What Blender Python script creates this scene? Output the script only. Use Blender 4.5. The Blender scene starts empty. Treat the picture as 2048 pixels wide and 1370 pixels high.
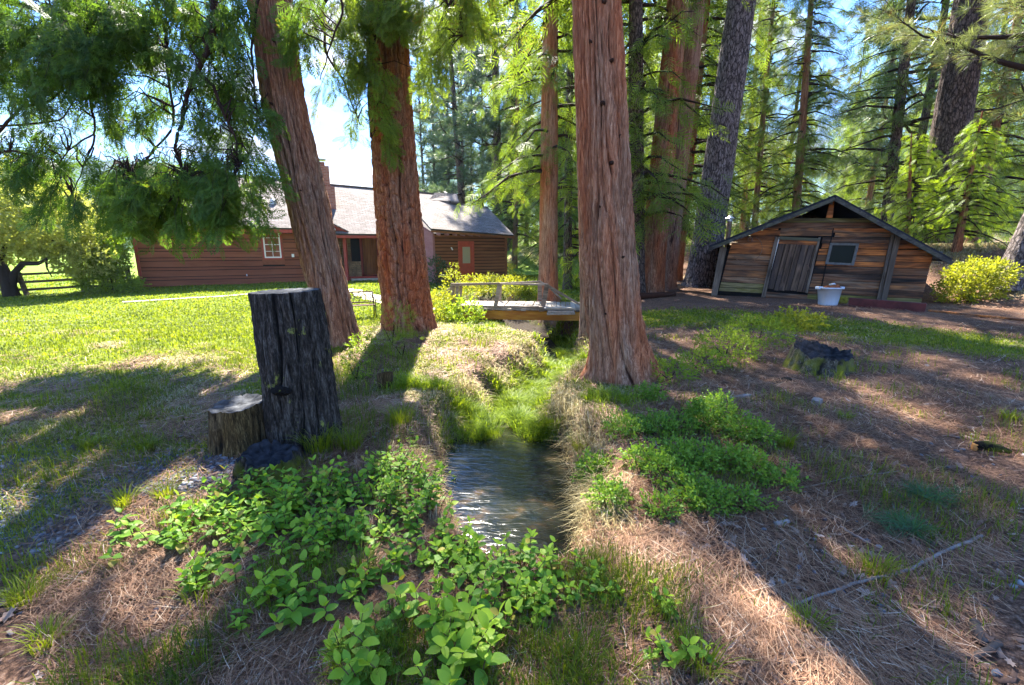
import bpy, math, random
import numpy as np
from mathutils import Vector, Matrix

random.seed(7)
rng = np.random.default_rng(7)
scene = bpy.context.scene
COL = scene.collection

# ------------------------------------------------------------------ camera
EYE, PITCH, FPX, CX, CY = 1.7, math.radians(11.8), 910.0, 1024.0, 685.0
cam_d = bpy.data.cameras.new('camera')
cam_d.sensor_width = 36.0
cam_d.lens = 36.0 * FPX / 2048.0
cam_d.clip_start, cam_d.clip_end = 0.05, 5000.0
cam = bpy.data.objects.new('camera', cam_d)
COL.objects.link(cam)
cam.location = (0, 0, EYE)
cam.rotation_euler = (math.pi / 2 - PITCH, 0, 0)
scene.camera = cam

# ------------------------------------------------------------------ sky, sun, exposure
SUN_DIR = Vector((-0.16, 0.99, 1.25)).normalized()        # towards the sun: high, behind the house, just left of it
sun_el = math.asin(SUN_DIR.z)
sun_az = math.atan2(SUN_DIR.x, SUN_DIR.y)
world = bpy.data.worlds.new('World')
scene.world = world
world.use_nodes = True
wn, wl = world.node_tree.nodes, world.node_tree.links
wn.clear()
w_out = wn.new('ShaderNodeOutputWorld')
w_bg = wn.new('ShaderNodeBackground')
w_bg.inputs['Strength'].default_value = 0.15
w_sky = wn.new('ShaderNodeTexSky')
w_sky.sky_type = 'NISHITA'
w_sky.sun_disc = False
w_sky.sun_elevation = sun_el
w_sky.sun_rotation = sun_az
w_sky.altitude = 900
w_sky.air_density = 1.0
w_sky.dust_density = 0.05
w_sky.ozone_density = 3.5
CLZ = 8.4
# cumulus: noise on the direction, flattened with height
w_tc = wn.new('ShaderNodeTexCoord')
w_sep = wn.new('ShaderNodeSeparateXYZ')
wl.new(w_tc.outputs['Generated'], w_sep.inputs[0])
w_add = wn.new('ShaderNodeMath'); w_add.operation = 'ADD'; w_add.inputs[1].default_value = 0.22
w_max = wn.new('ShaderNodeMath'); w_max.operation = 'MAXIMUM'; w_max.inputs[1].default_value = 0.0
wl.new(w_sep.outputs['Z'], w_max.inputs[0]); wl.new(w_max.outputs[0], w_add.inputs[0])
w_dx = wn.new('ShaderNodeMath'); w_dx.operation = 'DIVIDE'
w_dy = wn.new('ShaderNodeMath'); w_dy.operation = 'DIVIDE'
wl.new(w_sep.outputs['X'], w_dx.inputs[0]); wl.new(w_add.outputs[0], w_dx.inputs[1])
wl.new(w_sep.outputs['Y'], w_dy.inputs[0]); wl.new(w_add.outputs[0], w_dy.inputs[1])
w_com = wn.new('ShaderNodeCombineXYZ')
wl.new(w_dx.outputs[0], w_com.inputs[0]); wl.new(w_dy.outputs[0], w_com.inputs[1])
w_noi = wn.new('ShaderNodeTexNoise')
w_noi.inputs['Scale'].default_value = 1.55
w_noi.inputs['Detail'].default_value = 9
w_noi.inputs['Roughness'].default_value = 0.53
w_com.inputs[2].default_value = CLZ
wl.new(w_com.outputs[0], w_noi.inputs['Vector'])
w_ramp = wn.new('ShaderNodeValToRGB')
w_ramp.color_ramp.elements[0].position = 0.53
w_ramp.color_ramp.elements[1].position = 0.60
wl.new(w_noi.outputs['Fac'], w_ramp.inputs[0])
w_n2 = wn.new('ShaderNodeTexNoise'); w_n2.inputs['Scale'].default_value = 5.0; w_n2.inputs['Detail'].default_value = 5
wl.new(w_com.outputs[0], w_n2.inputs['Vector'])
w_cc = wn.new('ShaderNodeValToRGB')
w_cc.color_ramp.elements[0].position = 0.3; w_cc.color_ramp.elements[0].color = (.75, .82, .95, 1)
w_cc.color_ramp.elements[1].position = 0.62; w_cc.color_ramp.elements[1].color = (1.5, 1.48, 1.46, 1)
wl.new(w_n2.outputs['Fac'], w_cc.inputs[0])
w_hsv = wn.new('ShaderNodeHueSaturation'); w_hsv.inputs['Saturation'].default_value = 1.2; w_hsv.inputs['Value'].default_value = 0.68
wl.new(w_sky.outputs[0], w_hsv.inputs['Color'])
w_el = wn.new('ShaderNodeMapRange'); w_el.interpolation_type = 'SMOOTHSTEP'
w_el.inputs['From Min'].default_value = 0.0; w_el.inputs['From Max'].default_value = 0.62; w_el.inputs['To Min'].default_value = 0.30; w_el.inputs['To Max'].default_value = 1.0
wl.new(w_sep.outputs['Z'], w_el.inputs['Value'])
w_sc = wn.new('ShaderNodeMixRGB'); w_sc.blend_type = 'MULTIPLY'; w_sc.inputs[0].default_value = 1.0
w_tin = wn.new('ShaderNodeMixRGB'); w_tin.blend_type = 'MULTIPLY'; w_tin.inputs[0].default_value = 1.0; w_tin.inputs[2].default_value = (.85, .80, .90, 1)
wl.new(w_hsv.outputs[0], w_tin.inputs[1]); wl.new(w_tin.outputs[0], w_sc.inputs[1]); wl.new(w_el.outputs[0], w_sc.inputs[2])
w_mix = wn.new('ShaderNodeMixRGB')
wl.new(w_ramp.outputs[0], w_mix.inputs[0]); wl.new(w_sc.outputs[0], w_mix.inputs[1]); wl.new(w_cc.outputs[0], w_mix.inputs[2])
wl.new(w_mix.outputs[0], w_bg.inputs['Color'])
wl.new(w_bg.outputs[0], w_out.inputs[0])

sun_d = bpy.data.lights.new('sun', 'SUN')
sun_d.energy = 3.6
sun_d.angle = math.radians(0.55)
sun_d.color = (1.0, 0.94, 0.84)
sun = bpy.data.objects.new('sun', sun_d)
COL.objects.link(sun)
sun.rotation_euler = (-SUN_DIR).to_track_quat('-Z', 'Y').to_euler()

vs = scene.view_settings
vs.view_transform = 'Standard'; vs.look = 'None'; vs.gamma = 1.0; vs.use_curve_mapping = False
vs.exposure = 3.35
cy = scene.cycles
cy.max_bounces = 6; cy.diffuse_bounces = 3; cy.glossy_bounces = 2; cy.transmission_bounces = 4; cy.transparent_max_bounces = 4
cy.caustics_reflective = False; cy.caustics_refractive = False
cy.sample_clamp_indirect = 3.0
cy.volume_bounces = 0
scene.render.filter_size = 0.9
try:
    cy.use_denoising = True
    cy.denoiser = 'OPENIMAGEDENOISE'
    cy.denoising_input_passes = 'RGB_ALBEDO_NORMAL'
except Exception:
    pass

# ------------------------------------------------------------------ numeric helpers
def smooth(x, a, b):
    t = np.clip((np.asarray(x, float) - a) / (b - a), 0, 1)
    return t * t * (3 - 2 * t)

def _hash(ix, iy, iz, seed):
    h = (ix * 374761393 + iy * 668265263 + iz * 2147483647 + seed * 974634777) & 0xffffffff
    h = ((h ^ (h >> 13)) * 1274126177) & 0xffffffff
    h = ((h ^ (h >> 16)) * 2246822519) & 0xffffffff
    return ((h ^ (h >> 15)) & 0xffff) / 32767.5 - 1.0

def vnoise(x, y, z=0.0, seed=0):
    x, y, z = np.broadcast_arrays(np.asarray(x, float), np.asarray(y, float), np.asarray(z, float))
    ix, iy, iz = (np.floor(a).astype(np.int64) for a in (x, y, z))
    fx, fy, fz = x - ix, y - iy, z - iz
    fx, fy, fz = (f * f * (3 - 2 * f) for f in (fx, fy, fz))
    r = 0
    for dx in (0, 1):
        wx = fx if dx else 1 - fx
        for dy in (0, 1):
            wy = fy if dy else 1 - fy
            for dz in (0, 1):
                wz = fz if dz else 1 - fz
                r = r + wx * wy * wz * _hash(ix + dx, iy + dy, iz + dz, seed)
    return r

def fbm(x, y, z=0.0, o=3, seed=0):
    r, a, f = 0, 0.55, 1.0
    for k in range(o):
        r = r + a * vnoise(np.asarray(x) * f, np.asarray(y) * f, np.asarray(z) * f, seed + k)
        a *= 0.5; f *= 2.03
    return r

cp, sp = math.cos(PITCH), math.sin(PITCH)
def ray(px, py):
    u, v = (px - CX) / FPX, (CY - py) / FPX
    return Vector((u, cp + v * sp, -sp + v * cp))
def V(px, py, d):
    """the point that is d metres ahead (world y = d) in the direction in which the photograph shows it"""
    r = ray(px, py)
    return Vector((0, 0, EYE)) + r * (d / r.y)
def opt(px, py, d):
    return d / ray(px, py).y / FPX          # metres per photo pixel there

# ------------------------------------------------------------------ terrain
CHAN = np.array([(0.16, 2.5, .16), (.12, 2.8, .26), (.06, 3.25, .35), (-.02, 3.9, .46), (-.07, 4.45, .53), (-.15, 5.3, .42), (.12, 6.3, .30), (.52, 7.4, .30),
                 (.95, 8.6, .30), (1.15, 9.9, .35), (1.0, 11.4, .5), (.9, 13.0, .8), (.6, 15.2, .8), (-.8, 17.5, .7), (-2.5, 19.5, .6)])
WATER_Z = -0.40
def chan(x, y):
    """distance to the stream line less its half width, and the place along it"""
    best = np.full(np.shape(x), 1e9); along = np.zeros(np.shape(x))
    for i in range(len(CHAN) - 1):
        a, b = CHAN[i], CHAN[i + 1]
        dx, dy = b[0] - a[0], b[1] - a[1]
        t = np.clip(((x - a[0]) * dx + (y - a[1]) * dy) / (dx * dx + dy * dy), 0, 1)
        d = np.hypot(x - a[0] - t * dx, y - a[1] - t * dy) - (a[2] + t * (b[2] - a[2]))
        m = d < best
        best = np.where(m, d, best); along = np.where(m, i + t, along)
    return best, along

def base_h(x, y):
    x, y = np.asarray(x, float), np.asarray(y, float)
    h = -0.33 * smooth(y, 8.5, 13) * (1 - 0.7 * smooth(y, 18, 24)) * (1 - smooth(x, 2.0, 5.5))
    h = h + 0.15 * smooth(x, 3, 8) * smooth(y, 7, 12)
    h = h + 1.65 * smooth(x + 0.5 * y, 18.7, 24) * smooth(y, 8, 15)
    h = h + 0.012 * np.maximum(y - 24, 0) * smooth(x, -10, 10)
    h = h + 0.35 * np.exp(-(((x + .9) / 2.2) ** 2 + ((y - 18.6) / 1.3) ** 2))      # rise behind the bridge
    h = h + 0.06 * fbm(x / 2.2, y / 2.2, 0, 3, 11) * smooth(y, -3, 2) + 0.25 * fbm(x / 14, y / 14, 0, 2, 5) * smooth(y, 24, 40)
    h = h + 14.0 * smooth(np.hypot(x, y), 140, 420) * smooth(x, -60, 80)
    return h

def H(x, y):
    x, y = np.asarray(x, float), np.asarray(y, float)
    d, al = chan(x, y)
    wob = 0.20 * fbm(x * 1.9, y * 1.9, 0, 3, 3)
    steep = 0.42 + 0.25 * fbm(x * .7, y * .7, 0, 2, 9)
    c = 1 - smooth(d + wob, -0.06, np.maximum(steep, 0.2))
    depth = np.interp(al, [0, .6, 2.4, 3.0, 4.0, 4.5, 5, 7, 9, 11, 13, 14], [.66, .72, .70, .70, .64, .42, .40, .55, .66, .66, .5, .2])
    end = smooth(y, 2.15, 2.6)
    h = base_h(x, y) - depth * c * end
    # shallow swale of the left bank down to the stream
    h = h - 0.22 * np.exp(-np.maximum(d, 0) / .7) * smooth(y, 4.6, 6.0) * (1 - smooth(y, 15, 19))
    return h + 0.018 * fbm(x * 5, y * 5, 0, 3, 21) * (1 - smooth(np.hypot(x, y), 14, 24))

def G(px, py, n=40):
    """where the sight line through photo pixel (px, py) meets the ground"""
    r = ray(px, py)
    if r.z >= -1e-3:
        return Vector((r.x / r.y * 60, 60, float(H(r.x / r.y * 60, 60))))
    t = np.linspace(0.8, 70, 4000)
    z = EYE + r.z / r.y * t
    g = H(r.x / r.y * t, t)
    k = int(np.argmax(z < g))
    if z[k] >= g[k]: k = len(t) - 1
    return Vector((r.x / r.y * t[k], t[k], float(g[k])))
def ground(x, y): return float(H(x, y))

# ------------------------------------------------------------------ object helpers
def tag(o, label=None, cat=None, group=None, kind=None):
    if label: o['label'] = label
    if cat: o['category'] = cat
    if group: o['group'] = group
    if kind: o['kind'] = kind
    return o

def empty(name, loc=(0, 0, 0), rz=0.0, label=None, cat=None, group=None):
    o = bpy.data.objects.new(name, None)
    o.empty_display_size = 0.2
    COL.objects.link(o); o.location = loc; o.rotation_euler = (0, 0, rz)
    return tag(o, label, cat, group)

def link(name, me, parent=None, mat=None):
    o = bpy.data.objects.new(name, me)
    COL.objects.link(o)
    if parent is not None:
        o.parent = parent
    if mat is not None and not me.materials:
        me.materials.append(mat)
    return o

def mesh_np(name, verts, faces, mat=None, tint=None, smooth_sh=False):
    """mesh from arrays; all faces have the same corner count; tint is one number per vertex"""
    verts = np.ascontiguousarray(verts, dtype=np.float32); faces = np.ascontiguousarray(faces, dtype=np.int32)
    me = bpy.data.meshes.new(name)
    nf, k = faces.shape
    me.vertices.add(len(verts)); me.vertices.foreach_set('co', verts.ravel())
    me.loops.add(nf * k); me.loops.foreach_set('vertex_index', faces.ravel())
    me.polygons.add(nf)
    me.polygons.foreach_set('loop_start', np.arange(0, nf * k, k, dtype=np.int32))
    me.polygons.foreach_set('loop_total', np.full(nf, k, dtype=np.int32))
    if smooth_sh:
        me.polygons.foreach_set('use_smooth', np.ones(nf, dtype=bool))
    if tint is not None:
        at = me.attributes.new('tint', 'FLOAT', 'POINT')
        at.data.foreach_set('value', np.ascontiguousarray(tint, dtype=np.float32))
    me.update(calc_edges=True)
    if mat: me.materials.append(mat)
    return me

def mesh_py(name, verts, faces, mat=None, smooth_sh=False):
    me = bpy.data.meshes.new(name)
    me.from_pydata([tuple(v) for v in verts], [], faces)
    if smooth_sh:
        for p in me.polygons: p.use_smooth = True
    me.update()
    if mat: me.materials.append(mat)
    return me

class MB:
    """collects shapes into one mesh"""
    def __init__(s): s.v, s.f = [], []
    def add(s, vs, fs):
        n = len(s.v); s.v += [tuple(v) for v in vs]; s.f += [tuple(i + n for i in f) for f in fs]; return s
    def hexa(s, p):                    # p: 4 bottom, 4 top
        return s.add(p, [(3, 2, 1, 0), (4, 5, 6, 7), (0, 1, 5, 4), (1, 2, 6, 5), (2, 3, 7, 6), (3, 0, 4, 7)])
    def box(s, x0, x1, y0, y1, z0, z1):
        return s.hexa([(x0, y0, z0), (x1, y0, z0), (x1, y1, z0), (x0, y1, z0), (x0, y0, z1), (x1, y0, z1), (x1, y1, z1), (x0, y1, z1)])
    def bar(s, a, b, w, h, up=(0, 0, 1)):
        a, b = Vector(a), Vector(b); d = (b - a).normalized(); up = Vector(up)
        sd = d.cross(up); sd = sd.normalized() if sd.length > 1e-4 else Vector((1, 0, 0)); u = sd.cross(d).normalized()
        sd = sd * (w / 2); u = u * (h / 2)
        return s.hexa([a - sd - u, a + sd - u, b + sd - u, b - sd - u, a - sd + u, a + sd + u, b + sd + u, b - sd + u])
    def prism(s, pts, off):            # pts: outline, off: vector of thickness
        n = len(pts); off = Vector(off); pts = [Vector(p) for p in pts]
        v = pts + [p + off for p in pts]
        f = [tuple(range(n - 1, -1, -1)), tuple(range(n, 2 * n))] + [(i, (i + 1) % n, n + (i + 1) % n, n + i) for i in range(n)]
        return s.add(v, f)
    def tube(s, pts, rad, n=8, cap=True):
        pts = [Vector(p) for p in pts]; rad = rad if hasattr(rad, '__len__') else [rad] * len(pts)
        vs, fs = [], []
        ref = Vector((0.3, 0.2, 1)).normalized()
        for i, p in enumerate(pts):
            d = (pts[min(i + 1, len(pts) - 1)] - pts[max(i - 1, 0)]).normalized()
            a = d.cross(ref)
            if a.length < 0.1: a = d.cross(Vector((1, 0, 0)))
            a.normalize(); b = d.cross(a)
            for k in range(n):
                t = 2 * math.pi * k / n
                vs.append(p + (a * math.cos(t) + b * math.sin(t)) * rad[i])
        for i in range(len(pts) - 1):
            for k in range(n):
                fs.append((i * n + k, i * n + (k + 1) % n, (i + 1) * n + (k + 1) % n, (i + 1) * n + k))
        if cap:
            fs.append(tuple(range(n - 1, -1, -1))); fs.append(tuple((len(pts) - 1) * n + k for k in range(n)))
        return s.add(vs, fs)
    def build(s, name, mat, parent=None, smooth_sh=False, bevel=0):
        o = link(name, mesh_py(name, s.v, s.f, mat, smooth_sh), parent)
        if bevel:
            m = o.modifiers.new('bevel', 'BEVEL'); m.width = bevel; m.segments = 1; m.limit_method = 'ANGLE'
        return o

def frames(d, up):
    """rotation matrices (K,3,3) whose columns are side, direction, normal"""
    d = d / np.linalg.norm(d, axis=1, keepdims=True)
    s = np.cross(d, up); s /= (np.linalg.norm(s, axis=1, keepdims=True) + 1e-9)
    n = np.cross(s, d)
    return np.stack([s, d, n], axis=2)

def merge(tv, tf, R, loc, scale, tint=None, tt=None):
    """copies of a template (tv, tf) as arrays"""
    K = len(loc); nv = len(tv)
    v = np.einsum('kij,nj->kni', R, tv) * np.asarray(scale).reshape(-1, 1, 1) + loc[:, None, :]
    f = tf[None] + (np.arange(K) * nv)[:, None, None]
    t = None
    if tint is not None:
        t = np.repeat(tint, nv)
        if tt is not None: t = t + np.tile(tt, K)
    return v.reshape(-1, 3), f.reshape(-1, tf.shape[1]), t

# ------------------------------------------------------------------ materials
def nodes_mat(name, rough=0.8, spec=0.3):
    m = bpy.data.materials.new(name); m.use_nodes = True
    nt = m.node_tree; b = nt.nodes['Principled BSDF']
    b.inputs['Roughness'].default_value = rough
    b.inputs['Specular IOR Level'].default_value = spec
    return m, nt, nt.nodes, nt.links, b

def ramp(nt, fac, stops, interp='LINEAR'):
    r = nt.nodes.new('ShaderNodeValToRGB'); r.color_ramp.interpolation = interp
    el = r.color_ramp.elements
    while len(el) < len(stops): el.new(0.5)
    for e, (p, c) in zip(el, stops):
        e.position = p; e.color = (c[0], c[1], c[2], 1) if hasattr(c, '__len__') else (c, c, c, 1)
    nt.links.new(fac, r.inputs[0]); return r.outputs[0]

def coords(nt, scale=(1, 1, 1), kind='Object', rot=(0, 0, 0)):
    tc = nt.nodes.new('ShaderNodeTexCoord'); mp = nt.nodes.new('ShaderNodeMapping')
    mp.inputs['Scale'].default_value = scale; mp.inputs['Rotation'].default_value = rot
    if kind == 'World':
        g = nt.nodes.new('ShaderNodeNewGeometry'); nt.links.new(g.outputs['Position'], mp.inputs[0])
    else:
        nt.links.new(tc.outputs[kind], mp.inputs[0])
    return mp.outputs[0]

def noise(nt, vec, scale, detail=4, rough=0.55, dist=0.0):
    n = nt.nodes.new('ShaderNodeTexNoise')
    n.inputs['Scale'].default_value = scale; n.inputs['Detail'].default_value = detail
    n.inputs['Roughness'].default_value = rough; n.inputs['Distortion'].default_value = dist
    if vec is not None: nt.links.new(vec, n.inputs['Vector'])
    return n.outputs['Fac']

def mix(nt, fac, a, b, mode='MIX'):
    m = nt.nodes.new('ShaderNodeMixRGB'); m.blend_type = mode
    for i, x in ((0, fac), (1, a), (2, b)):
        if hasattr(x, 'is_output') or isinstance(x, bpy.types.NodeSocket): nt.links.new(x, m.inputs[i])
        elif i == 0: m.inputs[0].default_value = x
        else: m.inputs[i].default_value = (x[0], x[1], x[2], 1)
    return m.outputs[0]

def math_n(nt, op, a, b=0.0):
    m = nt.nodes.new('ShaderNodeMath'); m.operation = op
    for i, x in ((0, a), (1, b)):
        if isinstance(x, bpy.types.NodeSocket): nt.links.new(x, m.inputs[i])
        else: m.inputs[i].default_value = x
    return m.outputs[0]

def bump(nt, b, h, strength=0.5, dist=0.02):
    bp = nt.nodes.new('ShaderNodeBump'); bp.inputs['Strength'].default_value = strength; bp.inputs['Distance'].default_value = dist
    nt.links.new(h, bp.inputs['Height']); nt.links.new(bp.outputs[0], b.inputs['Normal'])

def leaf_mat(name, dark, light, trans=0.45, rough=0.55, nscale=0.6, odd=None):
    """leaves and needles: diffuse, some light through them, a slight sheen; hue varies leaf by leaf and clump by clump"""
    m, nt, N, L, b = nodes_mat(name, rough, 0.25)
    at = N.new('ShaderNodeAttribute'); at.attribute_name = 'tint'
    oi = N.new('ShaderNodeObjectInfo')
    f = noise(nt, coords(nt, (1, 1, 1), 'World'), nscale, 2)
    f = math_n(nt, 'ADD', math_n(nt, 'MULTIPLY', at.outputs['Fac'], 0.7), math_n(nt, 'MULTIPLY', f, 0.45))
    f = math_n(nt, 'ADD', f, math_n(nt, 'MULTIPLY', oi.outputs['Random'], 0.2))
    mid = tuple((d + l) / 2 for d, l in zip(dark, light))
    st = [(0.12, dark), (0.5, mid), (0.9, light)]
    if odd: st.append((0.985, odd))
    c = ramp(nt, f, st)
    L.new(c, b.inputs['Base Color'])
    tr = N.new('ShaderNodeBsdfTranslucent')
    L.new(mix(nt, 1.0, c, (1.25, 1.15, 0.55), 'MULTIPLY'), tr.inputs['Color'])
    ms = N.new('ShaderNodeMixShader'); ms.inputs[0].default_value = trans
    L.new(b.outputs[0], ms.inputs[1]); L.new(tr.outputs[0], ms.inputs[2])
    L.new(ms.outputs[0], N['Material Output'].inputs[0])
    return m

def bark_mat(name, deep, mid, high, sx=14.0, sz=1.1, moss=0.0, bumpd=0.02, plate=False, patch=None, inner=None):
    """bark: long-grained noise; the furrows (attribute tint, 0 at their bottom) show the inner bark"""
    m, nt, N, L, b = nodes_mat(name, 0.92, 0.12)
    n1 = noise(nt, coords(nt, (sx * 2.6, sx * 2.6, sz * 1.6)), 1.0, 8, 0.72, 0.5)
    n2 = noise(nt, coords(nt, (sx * 7, sx * 7, sz * 6.0)), 1.0, 5, 0.7)
    f = math_n(nt, 'ADD', math_n(nt, 'MULTIPLY', n1, 0.6), math_n(nt, 'MULTIPLY', n2, 0.4))
    if plate:
        vo = N.new('ShaderNodeTexVoronoi'); vo.feature = 'DISTANCE_TO_EDGE'; vo.inputs['Scale'].default_value = 1.0
        wp = N.new('ShaderNodeVectorMath'); wp.operation = 'ADD'; L.new(coords(nt, (sx * 1.3, sx * 1.3, sx * .42)), wp.inputs[0])
        nn = N.new('ShaderNodeTexNoise'); nn.inputs['Scale'].default_value = 5.0; L.new(coords(nt), nn.inputs['Vector']); L.new(nn.outputs['Color'], wp.inputs[1]); L.new(wp.outputs[0], vo.inputs['Vector'])
        e = ramp(nt, vo.outputs[0], [(0.0, 0.0), (0.16, 1.0)])
        f = math_n(nt, 'MULTIPLY', f, math_n(nt, 'ADD', math_n(nt, 'MULTIPLY', e, 0.3), 0.72))
    c = ramp(nt, f, [(0.38, deep), (0.50, mid), (0.62, high)])
    big = noise(nt, coords(nt, (2.2, 2.2, 0.45)), 1.0, 4)
    if patch: c = mix(nt, ramp(nt, big, [(0.40, 0.0), (0.60, 0.9)]), c, mix(nt, 1.0, c, patch, 'MULTIPLY'))
    at = N.new('ShaderNodeAttribute'); at.attribute_name = 'tint'
    c = mix(nt, ramp(nt, at.outputs['Fac'], [(0.15, 0.95), (0.55, 0.0)]), c, inner or deep)
    if moss > 0:
        g = N.new('ShaderNodeNewGeometry'); sx_ = N.new('ShaderNodeSeparateXYZ'); L.new(g.outputs['Position'], sx_.inputs[0])
        zz = ramp(nt, sx_.outputs['Z'], [(0.0, 1.0), (min(moss, 1.0), 0.0)])
        mf = math_n(nt, 'MULTIPLY', zz, ramp(nt, noise(nt, coords(nt, (5, 5, 5)), 1.0, 4), [(0.45, 0.0), (0.58, 1.0)]))
        c = mix(nt, mf, c, (0.12, 0.13, 0.012))
    L.new(c, b.inputs['Base Color'])
    bump(nt, b, f, 1.0, bumpd)
    return m

def wood_mat(name, deep, mid, high, axis='X', scale=1.0, rough=0.75, stain=None, spec=0.25, warm=None, wlo=.5):
    """weathered boards: grain along one local axis, each board its own shade"""
    m, nt, N, L, b = nodes_mat(name, rough, spec)
    oi = N.new('ShaderNodeObjectInfo')
    k = {'X': (1.2, 22, 22), 'Y': (22, 1.2, 22), 'Z': (22, 22, 1.2)}[axis]
    tc = N.new('ShaderNodeTexCoord'); mp = N.new('ShaderNodeMapping'); mp.inputs['Scale'].default_value = tuple(scale * a for a in k)
    L.new(tc.outputs['Object'], mp.inputs[0])
    off = N.new('ShaderNodeVectorMath'); off.operation = 'ADD'
    cmb = N.new('ShaderNodeCombineXYZ'); r50 = math_n(nt, 'MULTIPLY', oi.outputs['Random'], 50.0)
    for i in range(3): L.new(r50, cmb.inputs[i])
    L.new(mp.outputs[0], off.inputs[0]); L.new(cmb.outputs[0], off.inputs[1])
    n1 = noise(nt, off.outputs[0], 1.0, 6, 0.65, 0.8)
    tc2 = N.new('ShaderNodeMapping'); tc2.inputs['Scale'].default_value = tuple(scale * a for a in {'X': (.9, 3.5, 3.5), 'Y': (3.5, .9, 3.5), 'Z': (3.5, 3.5, .9)}[axis])
    L.new(tc.outputs['Object'], tc2.inputs[0])
    off2 = N.new('ShaderNodeVectorMath'); off2.operation = 'ADD'; L.new(tc2.outputs[0], off2.inputs[0]); L.new(cmb.outputs[0], off2.inputs[1])
    n2 = noise(nt, off2.outputs[0], 1.0, 3, 0.5, 0.5)
    f = math_n(nt, 'ADD', math_n(nt, 'MULTIPLY', n1, 0.6), math_n(nt, 'ADD', math_n(nt, 'MULTIPLY', n2, 0.5), math_n(nt, 'MULTIPLY', oi.outputs['Random'], 0.16)))
    c = ramp(nt, f, [(0.44, deep), (0.58, mid), (0.74, high)])
    if warm:      # parts of the board still keep their warm colour
        tc3 = N.new('ShaderNodeMapping'); tc3.inputs['Scale'].default_value = tuple(scale * a for a in {'X': (.55, 2.6, 5), 'Y': (2.6, .55, 5), 'Z': (5, 5, .55)}[axis])
        L.new(tc.outputs['Object'], tc3.inputs[0]); off3 = N.new('ShaderNodeVectorMath'); off3.operation = 'ADD'; L.new(tc3.outputs[0], off3.inputs[0]); L.new(cmb.outputs[0], off3.inputs[1])
        n3 = noise(nt, off3.outputs[0], 1.0, 5, 0.6, 1.0)
        c = mix(nt, ramp(nt, n3, [(wlo - .07, 0.0), (wlo + .09, 0.9)]), c, mix(nt, 1.0, ramp(nt, n1, [(.35, .35), (.65, 1.5)]), warm, 'MULTIPLY'))
    if stain:
        c = mix(nt, ramp(nt, n2, [(0.45, 0.0), (0.6, 0.75)]), c, stain)
    L.new(c, b.inputs['Base Color'])
    bump(nt, b, n1, 0.5, 0.006)
    return m

def plain_mat(name, col, rough=0.7, spec=0.3, var=0.15, sc=6.0, metal=0.0, bmp=0.0):
    m, nt, N, L, b = nodes_mat(name, rough, spec)
    n = noise(nt, coords(nt), sc, 5)
    lo = tuple(c * (1 - var) for c in col); hi = tuple(min(1, c * (1 + var)) for c in col)
    L.new(ramp(nt, n, [(0.3, lo), (0.7, hi)]), b.inputs['Base Color'])
    b.inputs['Metallic'].default_value = metal
    if bmp: bump(nt, b, n, 0.5, bmp)
    return m
# ------------------------------------------------------------------ what covers the ground where
def cover(x, y):
    """lawn, dry grass, lush stream grass: 0..1 each"""
    x, y = np.asarray(x, float), np.asarray(y, float)
    n1 = fbm(x / 1.1, y / 1.1, 0, 3, 31); n2 = fbm(x / .35, y / .35, 0, 2, 37)
    d, al = chan(x, y)
    left = smooth(y + n1 * 1.2, 3.6, 7.0) * smooth(-x - 0.12 * y + n1 * .5, 1.2, 2.2)
    near_left = 0.85 * smooth(-x, 0.5 + .22 * y, 1.0 + .3 * y) * smooth(y, 1.2, 2.6) * smooth(n1 + .6 * n2, -.45, .15)
    far = smooth(y, 10.2, 12.0) * (1 - smooth(x - .12 * (y - 12), 2.0, 3.2))
    rc = 11.6 - 0.82 * (x - 4)
    right = 0.85 * np.exp(-((y - rc) / 1.7) ** 4) * smooth(x, 1.9, 3.2) * (1 - smooth(x, 9.5, 13)) 
    meadow = smooth(y, 20, 23) * (1 - smooth(x, 3, 7)) 
    lawn = np.clip(np.maximum.reduce([left, near_left, far, right, meadow]), 0, 1)
    bare = smooth(n1 + .5 * n2, .12, .55)
    lawn = lawn * (1 - bare * np.where(y < 10, .7, .25))
    bank = smooth(x, -1.9, -1.2) * (1 - smooth(x, 1.3, 1.8)) * smooth(y, 4.4, 5.2) * (1 - smooth(y, 13, 15))
    dry = np.clip(bank * (0.22 + .7 * n1 + .4 * n2) + .35 * smooth(n1 - n2, 0.2, .6) * lawn * (y < 9.5) + .8 * smooth(x + .5 * y, 18.6, 20) * smooth(n1, -.3, .4), 0, 1)
    lush = np.exp(-(np.maximum(d, 0) / .16) ** 2) * smooth(y, 4.3, 4.9) * (1 - smooth(y, 13, 18))
    lush = np.maximum(lush, bank * smooth(n1 + n2 * .6, .15, .45) * .45)
    lawn = np.maximum(lawn, bank * .95 * smooth(n2 + n1, -.6, .1))
    return lawn, dry, lush

def axis(dense0, dense1, step, far, grow=1.09):
    a = list(np.arange(dense0, dense1 + 1e-6, step)); s = step
    while a[-1] < far: s *= grow; a.append(a[-1] + s)
    s = step; b = []; p = dense0
    while p > -far: s *= grow; p -= s; b.append(p)
    return np.array(b[::-1] + a)
gx = axis(-5.5, 7.5, 0.06, 900); gy = axis(0.6, 13.5, 0.06, 900)
gy = gy[gy > -140]
X, Y = np.meshgrid(gx, gy)
Z = H(X, Y)
nx, ny = len(gx), len(gy)
idx = np.arange(nx * ny).reshape(ny, nx)
gf = np.stack([idx[:-1, :-1], idx[:-1, 1:], idx[1:, 1:], idx[1:, :-1]], -1).reshape(-1, 4)
gme = mesh_np('ground', np.stack([X, Y, Z], -1).reshape(-1, 3), gf, smooth_sh=True)
lawn_, dry_, lush_ = cover(X.ravel(), Y.ravel())
dch, _ = chan(X.ravel(), Y.ravel())
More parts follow.
